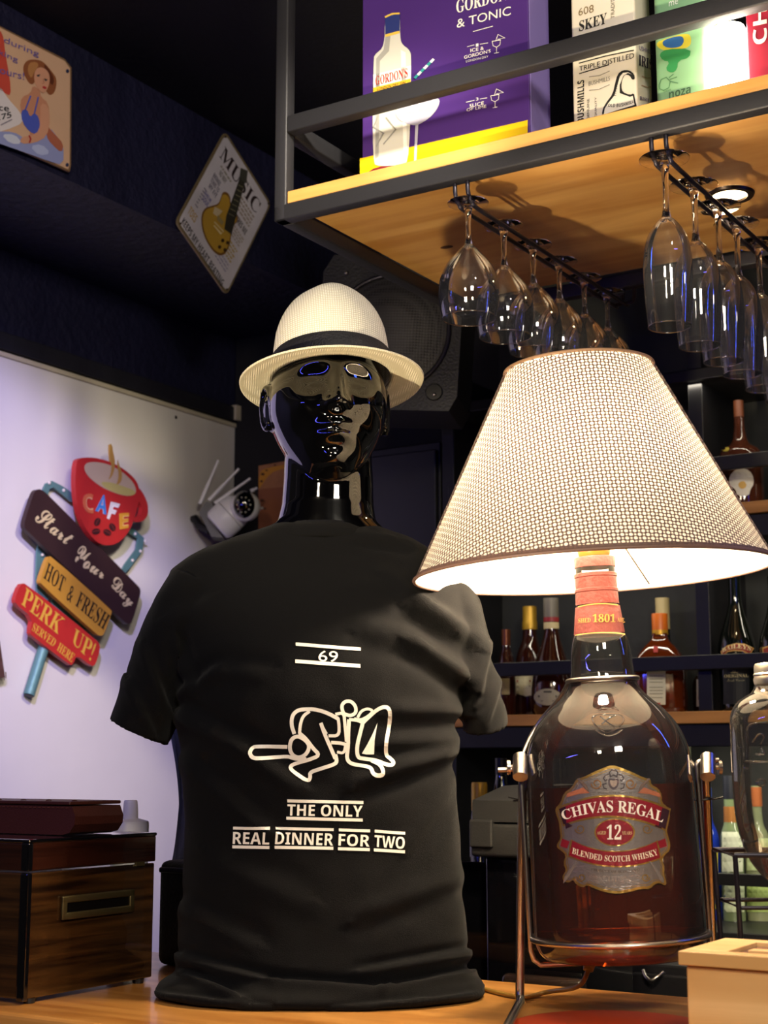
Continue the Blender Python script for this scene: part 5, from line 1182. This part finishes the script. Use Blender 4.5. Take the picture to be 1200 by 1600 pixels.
# ================================================================== hat
HB = mx(518, 592, YM - 0.005); hat = thing('trilby_hat', 'cream woven straw trilby hat with black band on the mannequin head', 'hat', HB, (R(-4), R(-1.5), R(6)))
T4 = MW[hat.name]
def hatm(mb): mb.v = [T4 @ v for v in mb.v]; return mb
nA = 96; rx0, ry0 = 0.0795, 0.102
def crown_ring(h):
    t = min(1.0, h / 0.110); out = []
    for k in range(nA):
        a = 2 * math.pi * k / nA; c, s = math.cos(a), math.sin(a)   # s<0 is the front
        FT = [(0, 1), (.35, .965), (.55, .925), (.70, .86), (.82, .77), (.90, .69), (.96, .60), (1.0, .50)]
        f = next((f0 + (f1 - f0) * (t - t0) / (t1 - t0) for (t0, f0), (t1, f1) in zip(FT, FT[1:]) if t <= t1 + 1e-9), .44)
        x = rx0 * f * c; y = ry0 * (1 - (1 - f) * .90) * s
        pinch = g(abs(abs(a - 1.5 * math.pi) - R(42)), R(24)) * ss(0.45, 0.95, t) * 0.0035
        x -= math.copysign(pinch, c) if abs(c) > 0.05 else 0; y += pinch * 0.3 * (1 if s < 0 else 0)
        out.append((x, y, h + 0.004 * (-s) * t))
    return out
hs = [q * .859 for q in (0, .008, .016, .026, .036, .048, .06, .072, .084, .094, .103, .111, .117, .122, .126, .128)]
vs = []; fs = []
for h in hs: vs += crown_ring(h)
last = crown_ring(hs[-1])
for q in (0.82, 0.6, 0.36, 0.14, 0.0):      # pinched top, lower in the middle
    for (x, y, z) in last: vs.append((x * q, y * q, z + 0.0008 - 0.008 * (1 - q) ** 1.2))
n = len(hs) + 5
for i in range(n - 1):
    for k in range(nA): k2 = (k + 1) % nA; fs.append((i * nA + k, i * nA + k2, (i + 1) * nA + k2, (i + 1) * nA + k))
m = MB(); m.add(vs, fs); co = hatm(m).obj('crown', M['straw'], hat, smooth=80)
so = co.modifiers.new('t', 'SOLIDIFY'); so.thickness = 0.0015
RX, RY = 0.1225, 0.147
def brim_pt(a, q):
    c, s = math.cos(a), math.sin(a); rx = rx0 + (RX - rx0) * q; ry = ry0 + (RY - ry0) * q
    side = abs(c) ** 2; back = max(0, s) ** 1.5; front = max(0, -s) ** 1.5
    z = q ** 1.6 * (-0.004 * side - 0.010 * back - 0.005 * front)
    if q > 0.97: z += 0.0
    return (rx * c, ry * s, z)
vs = []; fs = []; Q = [0, .15, .3, .45, .6, .75, .88, .96, 1.0]
for q in Q:
    for k in range(nA): vs.append(brim_pt(2 * math.pi * k / nA, q))
for i in range(len(Q) - 1):
    for k in range(nA): k2 = (k + 1) % nA; fs.append((i * nA + k, i * nA + k2, (i + 1) * nA + k2, (i + 1) * nA + k))
m = MB(); m.add(vs, fs); bo = hatm(m).obj('brim', M['straw_brim'], hat, smooth=80)
so = bo.modifiers.new('t', 'SOLIDIFY'); so.thickness = 0.0022
vs = []; fs = []
for h in (0.001, .003, .028, .030):
    o_ = 0.0005 if h in (0.001, .030) else 0.0022
    for (x, y, z) in crown_ring(h):
        l = math.hypot(x, y); vs.append((x * (1 + o_ / l), y * (1 + o_ / l), z))
for i in range(3):
    for k in range(nA): k2 = (k + 1) % nA; fs.append((i * nA + k, i * nA + k2, (i + 1) * nA + k2, (i + 1) * nA + k))
m = MB(); m.add(vs, fs); hatm(m).obj('hat_band', M['band'], hat, smooth=60)
# ================================================================== whisky bottle lamp
YL = 1.78
ll = thing('bottle_lamp', 'table lamp made from a big whisky bottle in a steel cradle, with perforated shade', 'lamp', Vector((0.27, YL, ZC)))
TILT = math.atan2(27, 610)
def axx(y): return 950 + (y - 1180) * 0.0445 + 0.0
piv = ptY(950.5, 1195, YL)
LM = Matrix.Translation(piv) @ Matrix.Rotation(-TILT, 4, 'Y')   # local z up the bottle
kp = YL / FPX
def zl(y): # photo y -> height along the bottle
    return ptY(950, y, YL).z - piv.z
prof = [(100, 1496), (116, 1492), (126, 1480), (129.5, 1462), (130, 1440), (129, 1380), (128, 1300), (127, 1225), (125.5, 1190), (122, 1168), (114, 1146), (103, 1127), (88, 1109), (73, 1095), (61, 1083), (53, 1070), (49.5, 1055), (48, 1040), (46.5, 1020), (43, 1000), (39.5, 990), (36.5, 970), (34, 950), (32.5, 935), (31.5, 905), (31, 880), (30, 872)]
P = [(p.x * kp, p.y) for p in crv([(hw, zl(y), 0) for hw, y in prof], 4)]
P0 = [(0, P[0][1] + 0.012), (P[0][0] * 0.6, P[0][1] + 0.010), (P[0][0] * 0.92, P[0][1] + 0.001)]
bm_ = MB().lathe(P0 + P, 72, M4=LM)
bo = bm_.obj('bottle', M['glass_bottle'], ll, smooth=60)
# thick glass base
MB().lathe([(0, P[0][1] + 0.012), (P[0][0] * 0.7, P[0][1] + 0.011), (P[0][0] * 0.95, P[0][1] + 0.0015), (P[4][0] - 0.001, P[3][1]), (P[10][0] - 0.0012, P[10][1]), (P[10][0] - 0.004, P[10][1] + 0.002), (P[6][0] * 0.9, P[6][1] + 0.006), (0, P[6][1] + 0.012)], 72, M4=LM).obj('glass_base', M['glass_solid'], ll, smooth=50)
zt = zl(1226)
Q = [(r - 0.0022, z) for r, z in P if zl(1482) < z < zt]
MB().lathe([(0, Q[0][1] - 0.004), (Q[0][0] * 0.9, Q[0][1] - 0.002)] + Q + [(Q[-1][0], zt), (0, zt)], 72, M4=LM).obj('whisky', M['whisky'], ll, smooth=50)
MB().lathe([(0.0022 + 0, zl(1225.5)), (Q[-1][0], zl(1225.5)), (Q[-1][0] + 0.001, zl(1224))], 60, M4=LM)
bb_ = bvh_of(bo)
# capsule and neck label
cap = [(30.5, 925), (32.5, 924), (32.5, 906), (30.8, 904.5), (31.5, 903), (31.5, 895), (30.5, 893.5)]
MB().lathe([((hw + 0.8) * kp, zl(y)) for hw, y in [(33.2, 945), (32.4, 926), (33.4, 925), (33.4, 921), (32, 920), (32.2, 903), (33.2, 902), (33.2, 897), (31.6, 896)]], 48, M4=LM).obj('capsule', M['capsule'], ll, smooth=30)
MB().lathe([((hw + 0.6) * kp, zl(y)) for hw, y in [(31.8, 887), (31.8, 873), (31, 871), (16, 871)]], 48, M4=LM).obj('cap', M['capsule'], ll, smooth=30)
MB().lathe([((hw + 0.7) * kp, zl(y)) for hw, y in [(39.2, 993), (37.8, 980), (36.2, 965), (34, 948)]], 48, M4=LM).obj('neck_label', mat('neck_label_red', '#6c2e2a', 0.45, 0.2, bump=0.1, bscale=200), ll, smooth=60)
MB().lathe([(15 * kp, zl(873)), (24 * kp, zl(870)), (26 * kp, zl(862)), (24 * kp, zl(854)), (12 * kp, zl(850))], 32, M4=LM).obj('cork', mat('amber_cork', '#c88a3a', 0.3), ll, smooth=60)
pr = Print(surf_bvh(bb_, 0.0004))
GD = mat('gold_print', '#e0b860', 0.35, 0.6)
def arc_line(x0, x1, y, wd, m_, sag=3):
    pr.line([(x0 + (x1 - x0) * k / 12, y + sag * abs(k - 6) ** 2 / 36) for k in range(13)], wd, m_, 6)
arc_line(906, 974, 944, 1.4, GD, 5); arc_line(902, 980, 990, 1.4, GD, 4)
pr.text(bold('1801'), (927, 973), (959, 973), (927, 960), (959, 960), GD, 6); pr.text(bold('SHED'), (906, 974), (924, 973), (907, 967), (924, 966), GD, 6); pr.text(bold('ABER'), (962, 972), (976, 974), (962, 965), (975, 967), GD, 6)
pr.obj('neck_lettering', ll)
# embossed crest on the shoulder
m = MB()
def bp(x, y): 
    d = ray(x, y).normalized(); h_, n_, i_, _ = bb_.ray_cast(O, d); return h_ + n_ * 0.0006
for pts in ([(925, 1122), (935, 1116), (950, 1118), (965, 1116), (976, 1122), (972, 1132), (960, 1140), (950, 1146), (938, 1140), (928, 1132), (925, 1122)], [(940, 1132), (952, 1122), (962, 1118)], [(938, 1120), (950, 1130), (960, 1136)], [(930, 1140), (940, 1147), (950, 1150), (962, 1147), (972, 1140)], [(936, 1110), (944, 1105), (952, 1108), (960, 1105), (966, 1110)]):
    m.tube([bp(*p) for p in smooth_poly(pts, 2, False)], 0.0009, 6)
m.obj('embossed_crest', M['glass_solid'], ll, smooth=60)
# main label
cvl = lambda x, y: (820 + x / 4.615, 1180 + y / 4.615)
lab = [(630, 70), (700, 93), (780, 125), (855, 162), (905, 172), (908, 212), (962, 240), (986, 290), (984, 338), (1026, 375), (1046, 420), (1032, 500), (1020, 545), (1032, 585), (1046, 640), (1042, 690), (1006, 718), (985, 760), (1006, 800), (1000, 860), (1021, 920), (1010, 942), (970, 920), (935, 930), (900, 966), (840, 962), (760, 985), (670, 1000), (590, 990), (500, 960), (450, 935), (420, 956), (370, 930), (350, 895), (320, 922), (280, 905), (274, 870), (302, 830), (280, 780), (300, 720), (268, 690), (234, 665), (236, 640), (262, 600), (255, 540), (250, 480), (230, 430), (221, 385), (260, 345), (285, 270), (340, 235), (372, 172), (420, 160), (500, 120), (570, 90)]
lab = smooth_poly(lab, 1)
pr = Print(surf_bvh(bb_, 0.00022), cvl, maxlen=9)
cL = Vector((640, 545))
pr.poly(lab, M['gold'], 1)
pr.poly([tuple(cL + (Vector(p) - cL) * 0.955) for p in lab], M['silver'], 2)
RD = mat('label_red', '#7d1626', 0.4, 0.1); DKP = mat('label_dark', '#2a1420', 0.4)
def band(top, bot, m_, ly):
    def q(p, t): a, b, c = [Vector(v) for v in p]; b = b * 2 - (a + c) / 2; return a * (1 - t) ** 2 + b * 2 * t * (1 - t) + c * t * t
    pr.poly([tuple(q(top, k / 16)) for k in range(17)] + [tuple(q(bot, k / 16)) for k in range(16, -1, -1)], m_, ly)
band(((238, 375), (645, 284), (1048, 385)), ((280, 515), (645, 452), (1012, 548)), M['gold'], 3)
band(((252, 388), (645, 298), (1036, 398)), ((286, 498), (645, 436), (1008, 532)), RD, 4)
band(((252, 388), (275, 378), (300, 370)), ((286, 498), (296, 494), (306, 490)), DKP, 5); band(((985, 380), (1010, 388), (1036, 398)), ((960, 510), (984, 520), (1008, 532)), DKP, 5)
pr.text(bold('CHIVAS REGAL'), (288, 470), (985, 488), (262, 405), (1000, 415), 'f4efe2', 7, bm=(640, 412), tm=(640, 326))
ring = [(648 + 145 * math.cos(t), 556 + 100 * math.sin(t)) for t in [2 * math.pi * k / 36 for k in range(36)]]
pr.poly(ring, M['gold'], 3); pr.poly([tuple(Vector((648, 556)) + (Vector(p) - Vector((648, 556))) * 0.92) for p in ring], RD, 4)
pr.text(bold('12'), (590, 606), (694, 608), (592, 500), (694, 500), 'f4efe2', 6); pr.text(bold('AGED'), (522, 572), (586, 572), (524, 548), (586, 546), '#c8b080', 6); pr.text(bold('YEARS'), (700, 574), (772, 572), (700, 548), (772, 548), '#c8b080', 6)
band(((335, 606), (648, 690), (956, 612)), ((312, 732), (650, 808), (982, 748)), M['gold'], 3)
band(((348, 616), (648, 698), (944, 622)), ((324, 722), (650, 798), (970, 738)), RD, 4)
pr.text(bold('BLENDED SCOTCH WHISKY'), (345, 708), (958, 718), (352, 664), (942, 674), 'e2d8c0', 6, bm=(650, 768), tm=(650, 724))
pr.text(bold('PRODUCE OF SCOTLAND'), (480, 828), (822, 834), (482, 812), (822, 816), '#5a4c44', 4, bm=(650, 848), tm=(650, 830))
pr.text(bold('SEIMPRE'), (535, 912), (770, 912), (538, 870), (768, 870), '#8a827e', 4)
pr.text(bold('PREMIUM SCOTCH'), (530, 278), (770, 278), (530, 266), (770, 266), '#6a6058', 4)
# crest
pr.poly(smooth_poly([(600, 165), (640, 172), (678, 165), (676, 215), (660, 240), (640, 250), (620, 240), (602, 215)], 1), '#4a4048', 4); pr.poly(smooth_poly([(612, 178), (640, 184), (666, 178), (664, 212), (640, 236), (616, 212)], 1), '#9a8a80', 5)
for s in (-1, 1):
    for pts in ([(0, -62), (22, -50), (30, -80), (12, -100), (0, -92)], [(34, -70), (58, -60), (72, -40), (60, -20), (44, -30)], [(50, 0), (76, 4), (70, 30), (48, 40)]):
        pr.line([(640 + s * x, 205 + y) for x, y in pts], 8, '#3c343c', 5)
    sc = [(640 + s * (120 + 40 * math.cos(t) * (1 - t / 12)), 205 + 40 * math.sin(t) * (1 - t / 12)) for t in [k * .45 for k in range(18)]]
    pr.line(sc, 8, M['gold'], 5); pr.line(sc, 3, '#8a4a38', 6)
    sc = [(640 + s * (238 + 36 * math.cos(t) * (1 - t / 12)), 530 + 36 * math.sin(t) * (1 - t / 12)) for t in [k * .45 for k in range(18)]]
    pr.line(sc, 8, M['gold'], 5); pr.line(sc, 3, '#7a5a40', 6)
    sc = [(640 + s * (228 + 30 * math.cos(t) * (1 - t / 12)), 880 + 30 * math.sin(t) * (1 - t / 12)) for t in [k * .45 for k in range(18)]]
    pr.line(sc, 7, M['gold'], 5)
    pr.poly([(640 + s * 262, 170), (640 + s * 210, 232), (640 + s * 172, 272), (640 + s * 190, 215), (640 + s * 245, 165)], '#5a4a44', 4)
    pr.poly([(640 + s * 172, 272), (640 + s * 215, 232), (640 + s * 330, 275), (640 + s * 335, 305), (640 + s * 250, 280)], '#9a5a40', 4)
    pr.poly([(640 + s * 250, 760), (640 + s * 275, 775), (640 + s * 350, 880), (640 + s * 358, 925), (640 + s * 330, 900)], '#6a6260', 4)
    pr.poly([(640 + s * 365, 600), (640 + s * 312, 622), (640 + s * 330, 672), (640 + s * 378, 655)], RD, 4)
    pr.poly([(640 + s * 350, 470), (640 + s * 290, 510), (640 + s * 340, 530)], DKP, 4)
pr.line([(q[0], q[1]) for q in [tuple(cL + (Vector(p) - cL) * 0.93) for p in lab]], 4, M['gold'], 3, True)
pr.obj('front_label', ll)
# cradle
CH = M['chrome']
def PY(x, y, d=0.0): return ptY(x, y, YL + d)
rr = 130.5 * kp
def hoop(name, y, r_, wr, zoff=0.0, front=True):
    pth = [(LM @ Vector((r_ * math.cos(t), r_ * math.sin(t), zl(y)))) for t in [2 * math.pi * k / 56 for k in range(56)]]
    m = MB(); m.tube(pth, wr, 8, closed=True); m.obj(name, CH, ll, smooth=60)
hoop('lower_hoop', 1462, 133.5 * kp, 0.0032)
hoop('neck_ring', 1062, 54.5 * kp, 0.0026)
wl = 136 * kp
m = MB(); zb = zl(1502)
pth = [(-wl, 0, zl(1206)), (-wl, 0, zl(1480)), (-wl + .003, 0, zb + .006), (-wl + .010, 0, zb), (wl - .010, 0, zb), (wl - .003, 0, zb + .006), (wl, 0, zl(1480)), (wl, 0, zl(1206))]
m.tube([LM @ Vector(p) for p in pth], 0.0033, 8)
for s in (-1, 1): m.tube([LM @ Vector(p) for p in crv([(s * wl, 0, zl(1208)), (s * wl, 0, zl(1202)), (s * (wl + .004), 0, zl(1196)), (s * (wl + .014), 0, zl(1195.5)), (s * (wl + .026), 0, zl(1195.5))], 4)], 0.003, 8)
m.obj('cage_wire', CH, ll, smooth=60)
for s in (-1, 1): # wires from the neck ring down the back
    m = MB(); m.tube([LM @ Vector(p) for p in crv([(s * 50 * kp, 24 * kp, zl(1062)), (s * 62 * kp, 55 * kp, zl(1085)), (s * 100 * kp, 84 * kp, zl(1130)), (s * 128 * kp, 60 * kp, zl(1180)), (s * wl, 8 * kp, zl(1206))], 6)], 0.0026, 8); m.obj('neck_wire', CH, ll, smooth=60)
# uprights lean forward a little; feet run forward on the counter
for s, xt, xb, nb in ((-1, 817, 812, ptz(812, 1562, ZC + .0065)), (1, 1102, 1117, None)):
    top = PY(xt, 1190)
    if nb is None:
        nb = Vector((ptY(1117, 1500, 1.875).x, 1.885, ZC + .0065))
    m = MB(); f = nb + Vector((-0.032, -0.20, 0)) if s < 0 else nb + Vector((0.03, -0.20, 0))
    m.tube([top, top.lerp(nb, .95), nb + Vector((0, -.004, .004)), nb + Vector((0.0, -0.012, 0)), f], 0.0052, 12); m.obj('upright', CH, ll, smooth=60)
    m = MB(); m.tube([PY(xt - 4 * s * -1, 1182, -.0), PY(xt - 4 * s * -1 + (-4) * -s * 0, 1214, -.018)], 0.0088, 14); m.obj('pivot_sleeve', CH, ll, smooth=40)
    m = MB(); m.tube([PY(xt + s * 2, 1199), PY(xt + s * 24, 1199)], 0.003, 8); m.tube([PY(xt + s * 20, 1199), PY(xt + s * 25, 1199)], 0.0085, 18); m.obj('thumb_screw', CH, ll, smooth=40)
    m = MB(); c_ = PY(xt + 0, 1249, .02); m.tube([c_ + Vector((s * (0.004) + 0.0085 * 1.5 * math.cos(t) - s * 0.006, 0.012 * math.sin(t), 0.0015 * math.cos(t))) for t in [2 * math.pi * k / 18 for k in range(18)]], 0.0013, 6, closed=True)
    m.tube([c_ + Vector((s * .006, -0.01, 0)), c_ + Vector((s * .018, -0.014, .003))], 0.001, 5); m.obj('cable_tie', M['black_plastic'], ll)
# lamp shade
SB, ST_ = zl(896), zl(577)
RB, RT = 281 * kp, 119 * kp
SM = LM @ Matrix.Translation((-0.0035, 0, 0))
liner = bpy.data.materials.new('shade_liner'); liner.use_nodes = True; nt = liner.node_tree; nt.nodes.clear()
o_ = nt.nodes.new('ShaderNodeOutputMaterial'); d_ = nt.nodes.new('ShaderNodeBsdfDiffuse'); t_n = nt.nodes.new('ShaderNodeBsdfTranslucent'); mxs = nt.nodes.new('ShaderNodeMixShader')
d_.inputs[0].default_value = (0.9, 0.86, 0.78, 1); t_n.inputs[0].default_value = (0.95, 0.86, 0.72, 1); mxs.inputs[0].default_value = 0.11
nt.links.new(d_.outputs[0], mxs.inputs[1]); nt.links.new(t_n.outputs[0], mxs.inputs[2]); nt.links.new(mxs.outputs[0], o_.inputs[0])
MB().lathe([(RB - .0022, SB + .001), (RT - .0022, ST_ - .001)], 96, M4=SM).obj('shade_liner', liner, ll, smooth=80)
# perforated outer skin: staggered rows of octagonal rings, small gaps between them
vs = []; fs = []; key = {}
Ls = math.hypot(RB - RT, ST_ - SB); sinA = (RB - RT) / Ls; Rs = RB / sinA; half = math.pi * sinA; PIT = 12.2 * kp
def sp_(x, y): # flat sheet -> cone, the seam faces away from the room
    rho = math.hypot(x, y); t = math.atan2(x, y) / sinA - math.pi / 2; v = (Rs - rho) / Ls; r_ = RB + (RT - RB) * v + 0.0006
    return (r_ * math.cos(t), r_ * math.sin(t), SB + (ST_ - SB) * v)
def vid(x, y):
    k = (round(x * 2e5), round(y * 2e5))
    if k not in key: key[k] = len(vs); vs.append(sp_(x, y))
    return key[k]
HR_ = 0.60; CHF = 0.25; nr = int(2 * Rs / (PIT / 2)) + 2
for j in range(-nr, nr):
    cy_ = j * PIT / 2
    for i in range(-nr // 2, nr // 2):
        cx_ = (i + (0.5 if j % 2 else 0)) * PIT; rho = math.hypot(cx_, cy_)
        if not (Rs - Ls * 0.99 < rho < Rs - 0.004) or abs(math.atan2(cx_, cy_)) > half - PIT * .3 / rho: continue
        outer = []; cor = [(0.5, 0), (0, .5), (-0.5, 0), (0, -.5)]
        for q in range(4):
            a = cor[q]; b = cor[(q + 1) % 4]
            outer.append((a[0] + (b[0] - a[0]) * CHF, a[1] + (b[1] - a[1]) * CHF)); outer.append((a[0] + (b[0] - a[0]) * (1 - CHF), a[1] + (b[1] - a[1]) * (1 - CHF)))
        oi = [vid(cx_ + p[0] * PIT, cy_ + p[1] * PIT) for p in outer]; ii = [vid(cx_ + p[0] * HR_ * PIT, cy_ + p[1] * HR_ * PIT) for p in outer]
        for q in range(8): fs.append((oi[q], oi[(q + 1) % 8], ii[(q + 1) % 8], ii[q]))
mb = MB(); mb.add(vs, fs, 0, SM)
mb.obj('perforated_shade', mat('taupe_mesh', '#5c4846', 0.55, 0.1), ll, smooth=80)
m = MB(); m.tube([SM @ Vector((RB * math.cos(t), RB * math.sin(t), SB + 0.001)) for t in [2 * math.pi * k / 96 for k in range(96)]], 0.0022, 8, closed=True)
m.lathe([(RB + .0004, SB), (RB + (RT - RB) * .026 + .0004, SB + (ST_ - SB) * .026)], 96, M4=SM); m.obj('bottom_rim', mat('taupe_rim', '#6b5148', 0.5), ll, smooth=60)
m = MB(); m.tube([SM @ Vector((RT * math.cos(t), RT * math.sin(t), ST_)) for t in [2 * math.pi * k / 72 for k in range(72)]], 0.002, 8, closed=True); m.obj('top_rim', mat('taupe_rim2', '#8a6a50', 0.5), ll, smooth=60)
m = MB()
for k in range(3):
    a = R(80 + 120 * k); m.tube([SM @ Vector((0.018 * math.cos(a), 0.018 * math.sin(a), ST_ - 0.02)), SM @ Vector((RT * math.cos(a), RT * math.sin(a), ST_ - 0.002))], 0.0016, 6)
m.tube([SM @ Vector((0.018 * math.cos(t), 0.018 * math.sin(t), ST_ - 0.02)) for t in [2 * math.pi * k / 20 for k in range(20)]], 0.002, 6, closed=True)
m.obj('spider', CH, ll, smooth=60)
m = MB(); m.tube([SM @ Vector((0.010, -0.004, ST_ - 0.02)), SM @ Vector((0.012, -0.004, zl(870))),], 0.0015, 6); m.obj('harp', CH, ll)
m = MB(); m.tube([SM @ Vector((0.018, 0.01, zl(800))), SM @ Vector((RB * .45, RB * .75, SB + .003))], 0.0012, 6); m.obj('shade_strut', paint('#7a6a58', 0.4), ll)
BZ = zl(775)
m = MB(); m.lathe([(0.010, zl(852)), (0.017, zl(850)), (0.017, zl(815)), (0.013, zl(812))], 24, M4=SM); m.obj('lamp_holder', paint('#d8d4c8', 0.4), ll, smooth=50)
m = MB(); m.sphere((0, 0, BZ), 0.021, 0, SM, 28, 18, sc=(1, 1, 1.1)); m.obj('bulb', mat('bulb_glow', '#ffffff', emit='#ffd9a0', estr=30), ll, smooth=80)
lamp('bulb_light', 'POINT', SM @ Vector((0, 0, BZ)), 52.0, (1.0, 0.80, 0.54), 0.034)
# cord
m = MB(); m.tube([LM @ Vector((-0.026, 0.05, zb + .008)), LM @ Vector((-0.034, 0.04, zb - .014))], [0.009, 0.006], 12); m.obj('cord_plug', M['cord'], ll, smooth=50)
c0_ = LM @ Vector((-0.034, 0.04, zb - .014)); 
m = MB(); m.tube(crv([c0_, c0_ + Vector((-.012, .0, -.018)), ptz(855, 1550, ZC + .006), ptz(822, 1558, ZC + .003), ptz(790, 1554, ZC + .003), ptz(755, 1545, ZC + .003), ptz(738, 1540, ZC + .003), ptz(715, 1532, ZC + .003)], 6), 0.0028, 8); m.obj('cord', M['cord'], ll, smooth=60)
# ================================================================== bamboo box at the right front
bbx = thing('bamboo_box', 'pale bamboo box with framed dark lid at the right front of the counter', 'box', (-0.4, 1.45, ZC), bar=True)
p0 = toab(ptY(1059, 1486, 1.46)); A_, B_ = p0.x, p0.y; zt_ = p0.z; W_ = 0.30; D_ = 0.13
B_ = max(B_, 1.30)
barx(MB().rng(A_ + .006, A_ + W_, B_ + .005, B_ + D_, ZC, zt_ - 0.0135, bev=0.0015)).obj('body', M['bamboo'], bbx)
def bx_(n_, *r): barx(MB().rng(*r, bev=0.001)).obj(n_, M['bamboo'], bbx)
bx_('lid_frame', A_, A_ + W_, B_, B_ + .022, zt_ - .0125, zt_); bx_('lid_frame', A_, A_ + W_, B_ + D_ - .02, B_ + D_, zt_ - .0125, zt_); bx_('lid_frame', A_, A_ + .04, B_ + .022, B_ + D_ - .02, zt_ - .0125, zt_)
bx_('lid_slat', A_ + .052, A_ + W_, B_ + .046, B_ + .062, zt_ - .0125, zt_ - 0.0005)
barx(MB().rng(A_ + .04, A_ + W_, B_ + .022, B_ + D_ - .02, zt_ - .0125, zt_ - .004)).obj('lid_panel', mat('smoky_lid', '#6a4a44', 0.2), bbx)
# ================================================================== embossed glass drinks bottle in its wire stand
gd = thing('glass_dispenser', 'large clear embossed glass bottle with silver screw cap and tapered base, at the right', 'bottle', Vector((0.42, 1.64, ZC + .05)))
Yg = 1.64; kg = Yg / FPX; gc = ptY(1232, 1200, Yg); zg = lambda y: ptY(1232, y, Yg).z
GM = Matrix.Translation((gc.x, gc.y, 0))
gp = [(3, 1404), (14, 1398), (34, 1382), (52, 1362), (66, 1340), (76, 1310), (82, 1280), (85, 1240), (86, 1180), (86, 1130), (83, 1112), (75, 1098), (62, 1088), (52, 1082), (47, 1074), (46, 1066)]
gb_ = MB().lathe([(p.x * kg, p.y) for p in crv([(h, zg(y), 0) for h, y in gp], 4)], 56, M4=GM).obj('body', M['glass_bottle'], gd, smooth=60)
MB().lathe([(0, zg(1036)), (44 * kg, zg(1037)), (46 * kg, zg(1041)), (46 * kg, zg(1052)), (47.5 * kg, zg(1054)), (46 * kg, zg(1057)), (47.5 * kg, zg(1062)), (46 * kg, zg(1070)), (44 * kg, zg(1071))], 40, M4=GM).obj('screw_cap', mat('silver_cap', '#b9b4a8', 0.3, 0.9), gd, smooth=30)
gbv = bvh_of(gb_)
def gpnt(x, y):
    h_, n_, i_, _ = gbv.ray_cast(O, ray(x, y).normalized())
    return (h_ + n_ * 0.0005) if h_ else ptY(x, y, Yg - .05)
m = MB()
for pts in ([(1165, 1190), (1165, 1140), (1175, 1130), (1205, 1128), (1240, 1128), (1275, 1130), (1290, 1145), (1290, 1190), (1165, 1190)], [(1176, 1160), (1186, 1145), (1196, 1150), (1186, 1165), (1198, 1180), (1180, 1178)], [(1204, 1178), (1206, 1150), (1216, 1140), (1222, 1160), (1214, 1178)], [(1182, 1222), (1190, 1216), (1198, 1222), (1190, 1230), (1182, 1222)], [(1204, 1222), (1212, 1216), (1220, 1224), (1210, 1230)]):
    m.tube([gpnt(*p) for p in smooth_poly(pts, 2, False)], 0.0011, 6)
m.obj('embossing', M['glass_solid'], gd, smooth=60)
ws = thing('wire_stand', 'black wire stand holding the tapered glass bottle', 'stand', Vector((gc.x, gc.y, ZC)))
m = MB(); r_ = 104 * kg; z1 = zg(1332)
m.tube([(gc.x + r_ * c, gc.y + r_ * s, z1) for c, s in ((-1, -.7), (1, -.7), (1, .7), (-1, .7))], 0.0028, 8, closed=True); m.obj('top_frame', M['rod_dark'], ws, smooth=50)
m = MB(); m.tube([(gc.x + r_ * .93 * c, gc.y + r_ * .93 * s, zg(1412)) for c, s in ((-1, -.7), (1, -.7), (1, .7), (-1, .7))], 0.0022, 8, closed=True); m.obj('lower_frame', M['rod_dark'], ws, smooth=50)
for c, s in ((-1, -.7), (1, -.7), (1, .7), (-1, .7)):
    m = MB(); m.tube([(gc.x + r_ * c, gc.y + r_ * s, z1), (gc.x + r_ * .9 * c, gc.y + r_ * .9 * s, ZC + .002)], 0.0028, 8); m.obj('leg', M['rod_dark'], ws, smooth=50)
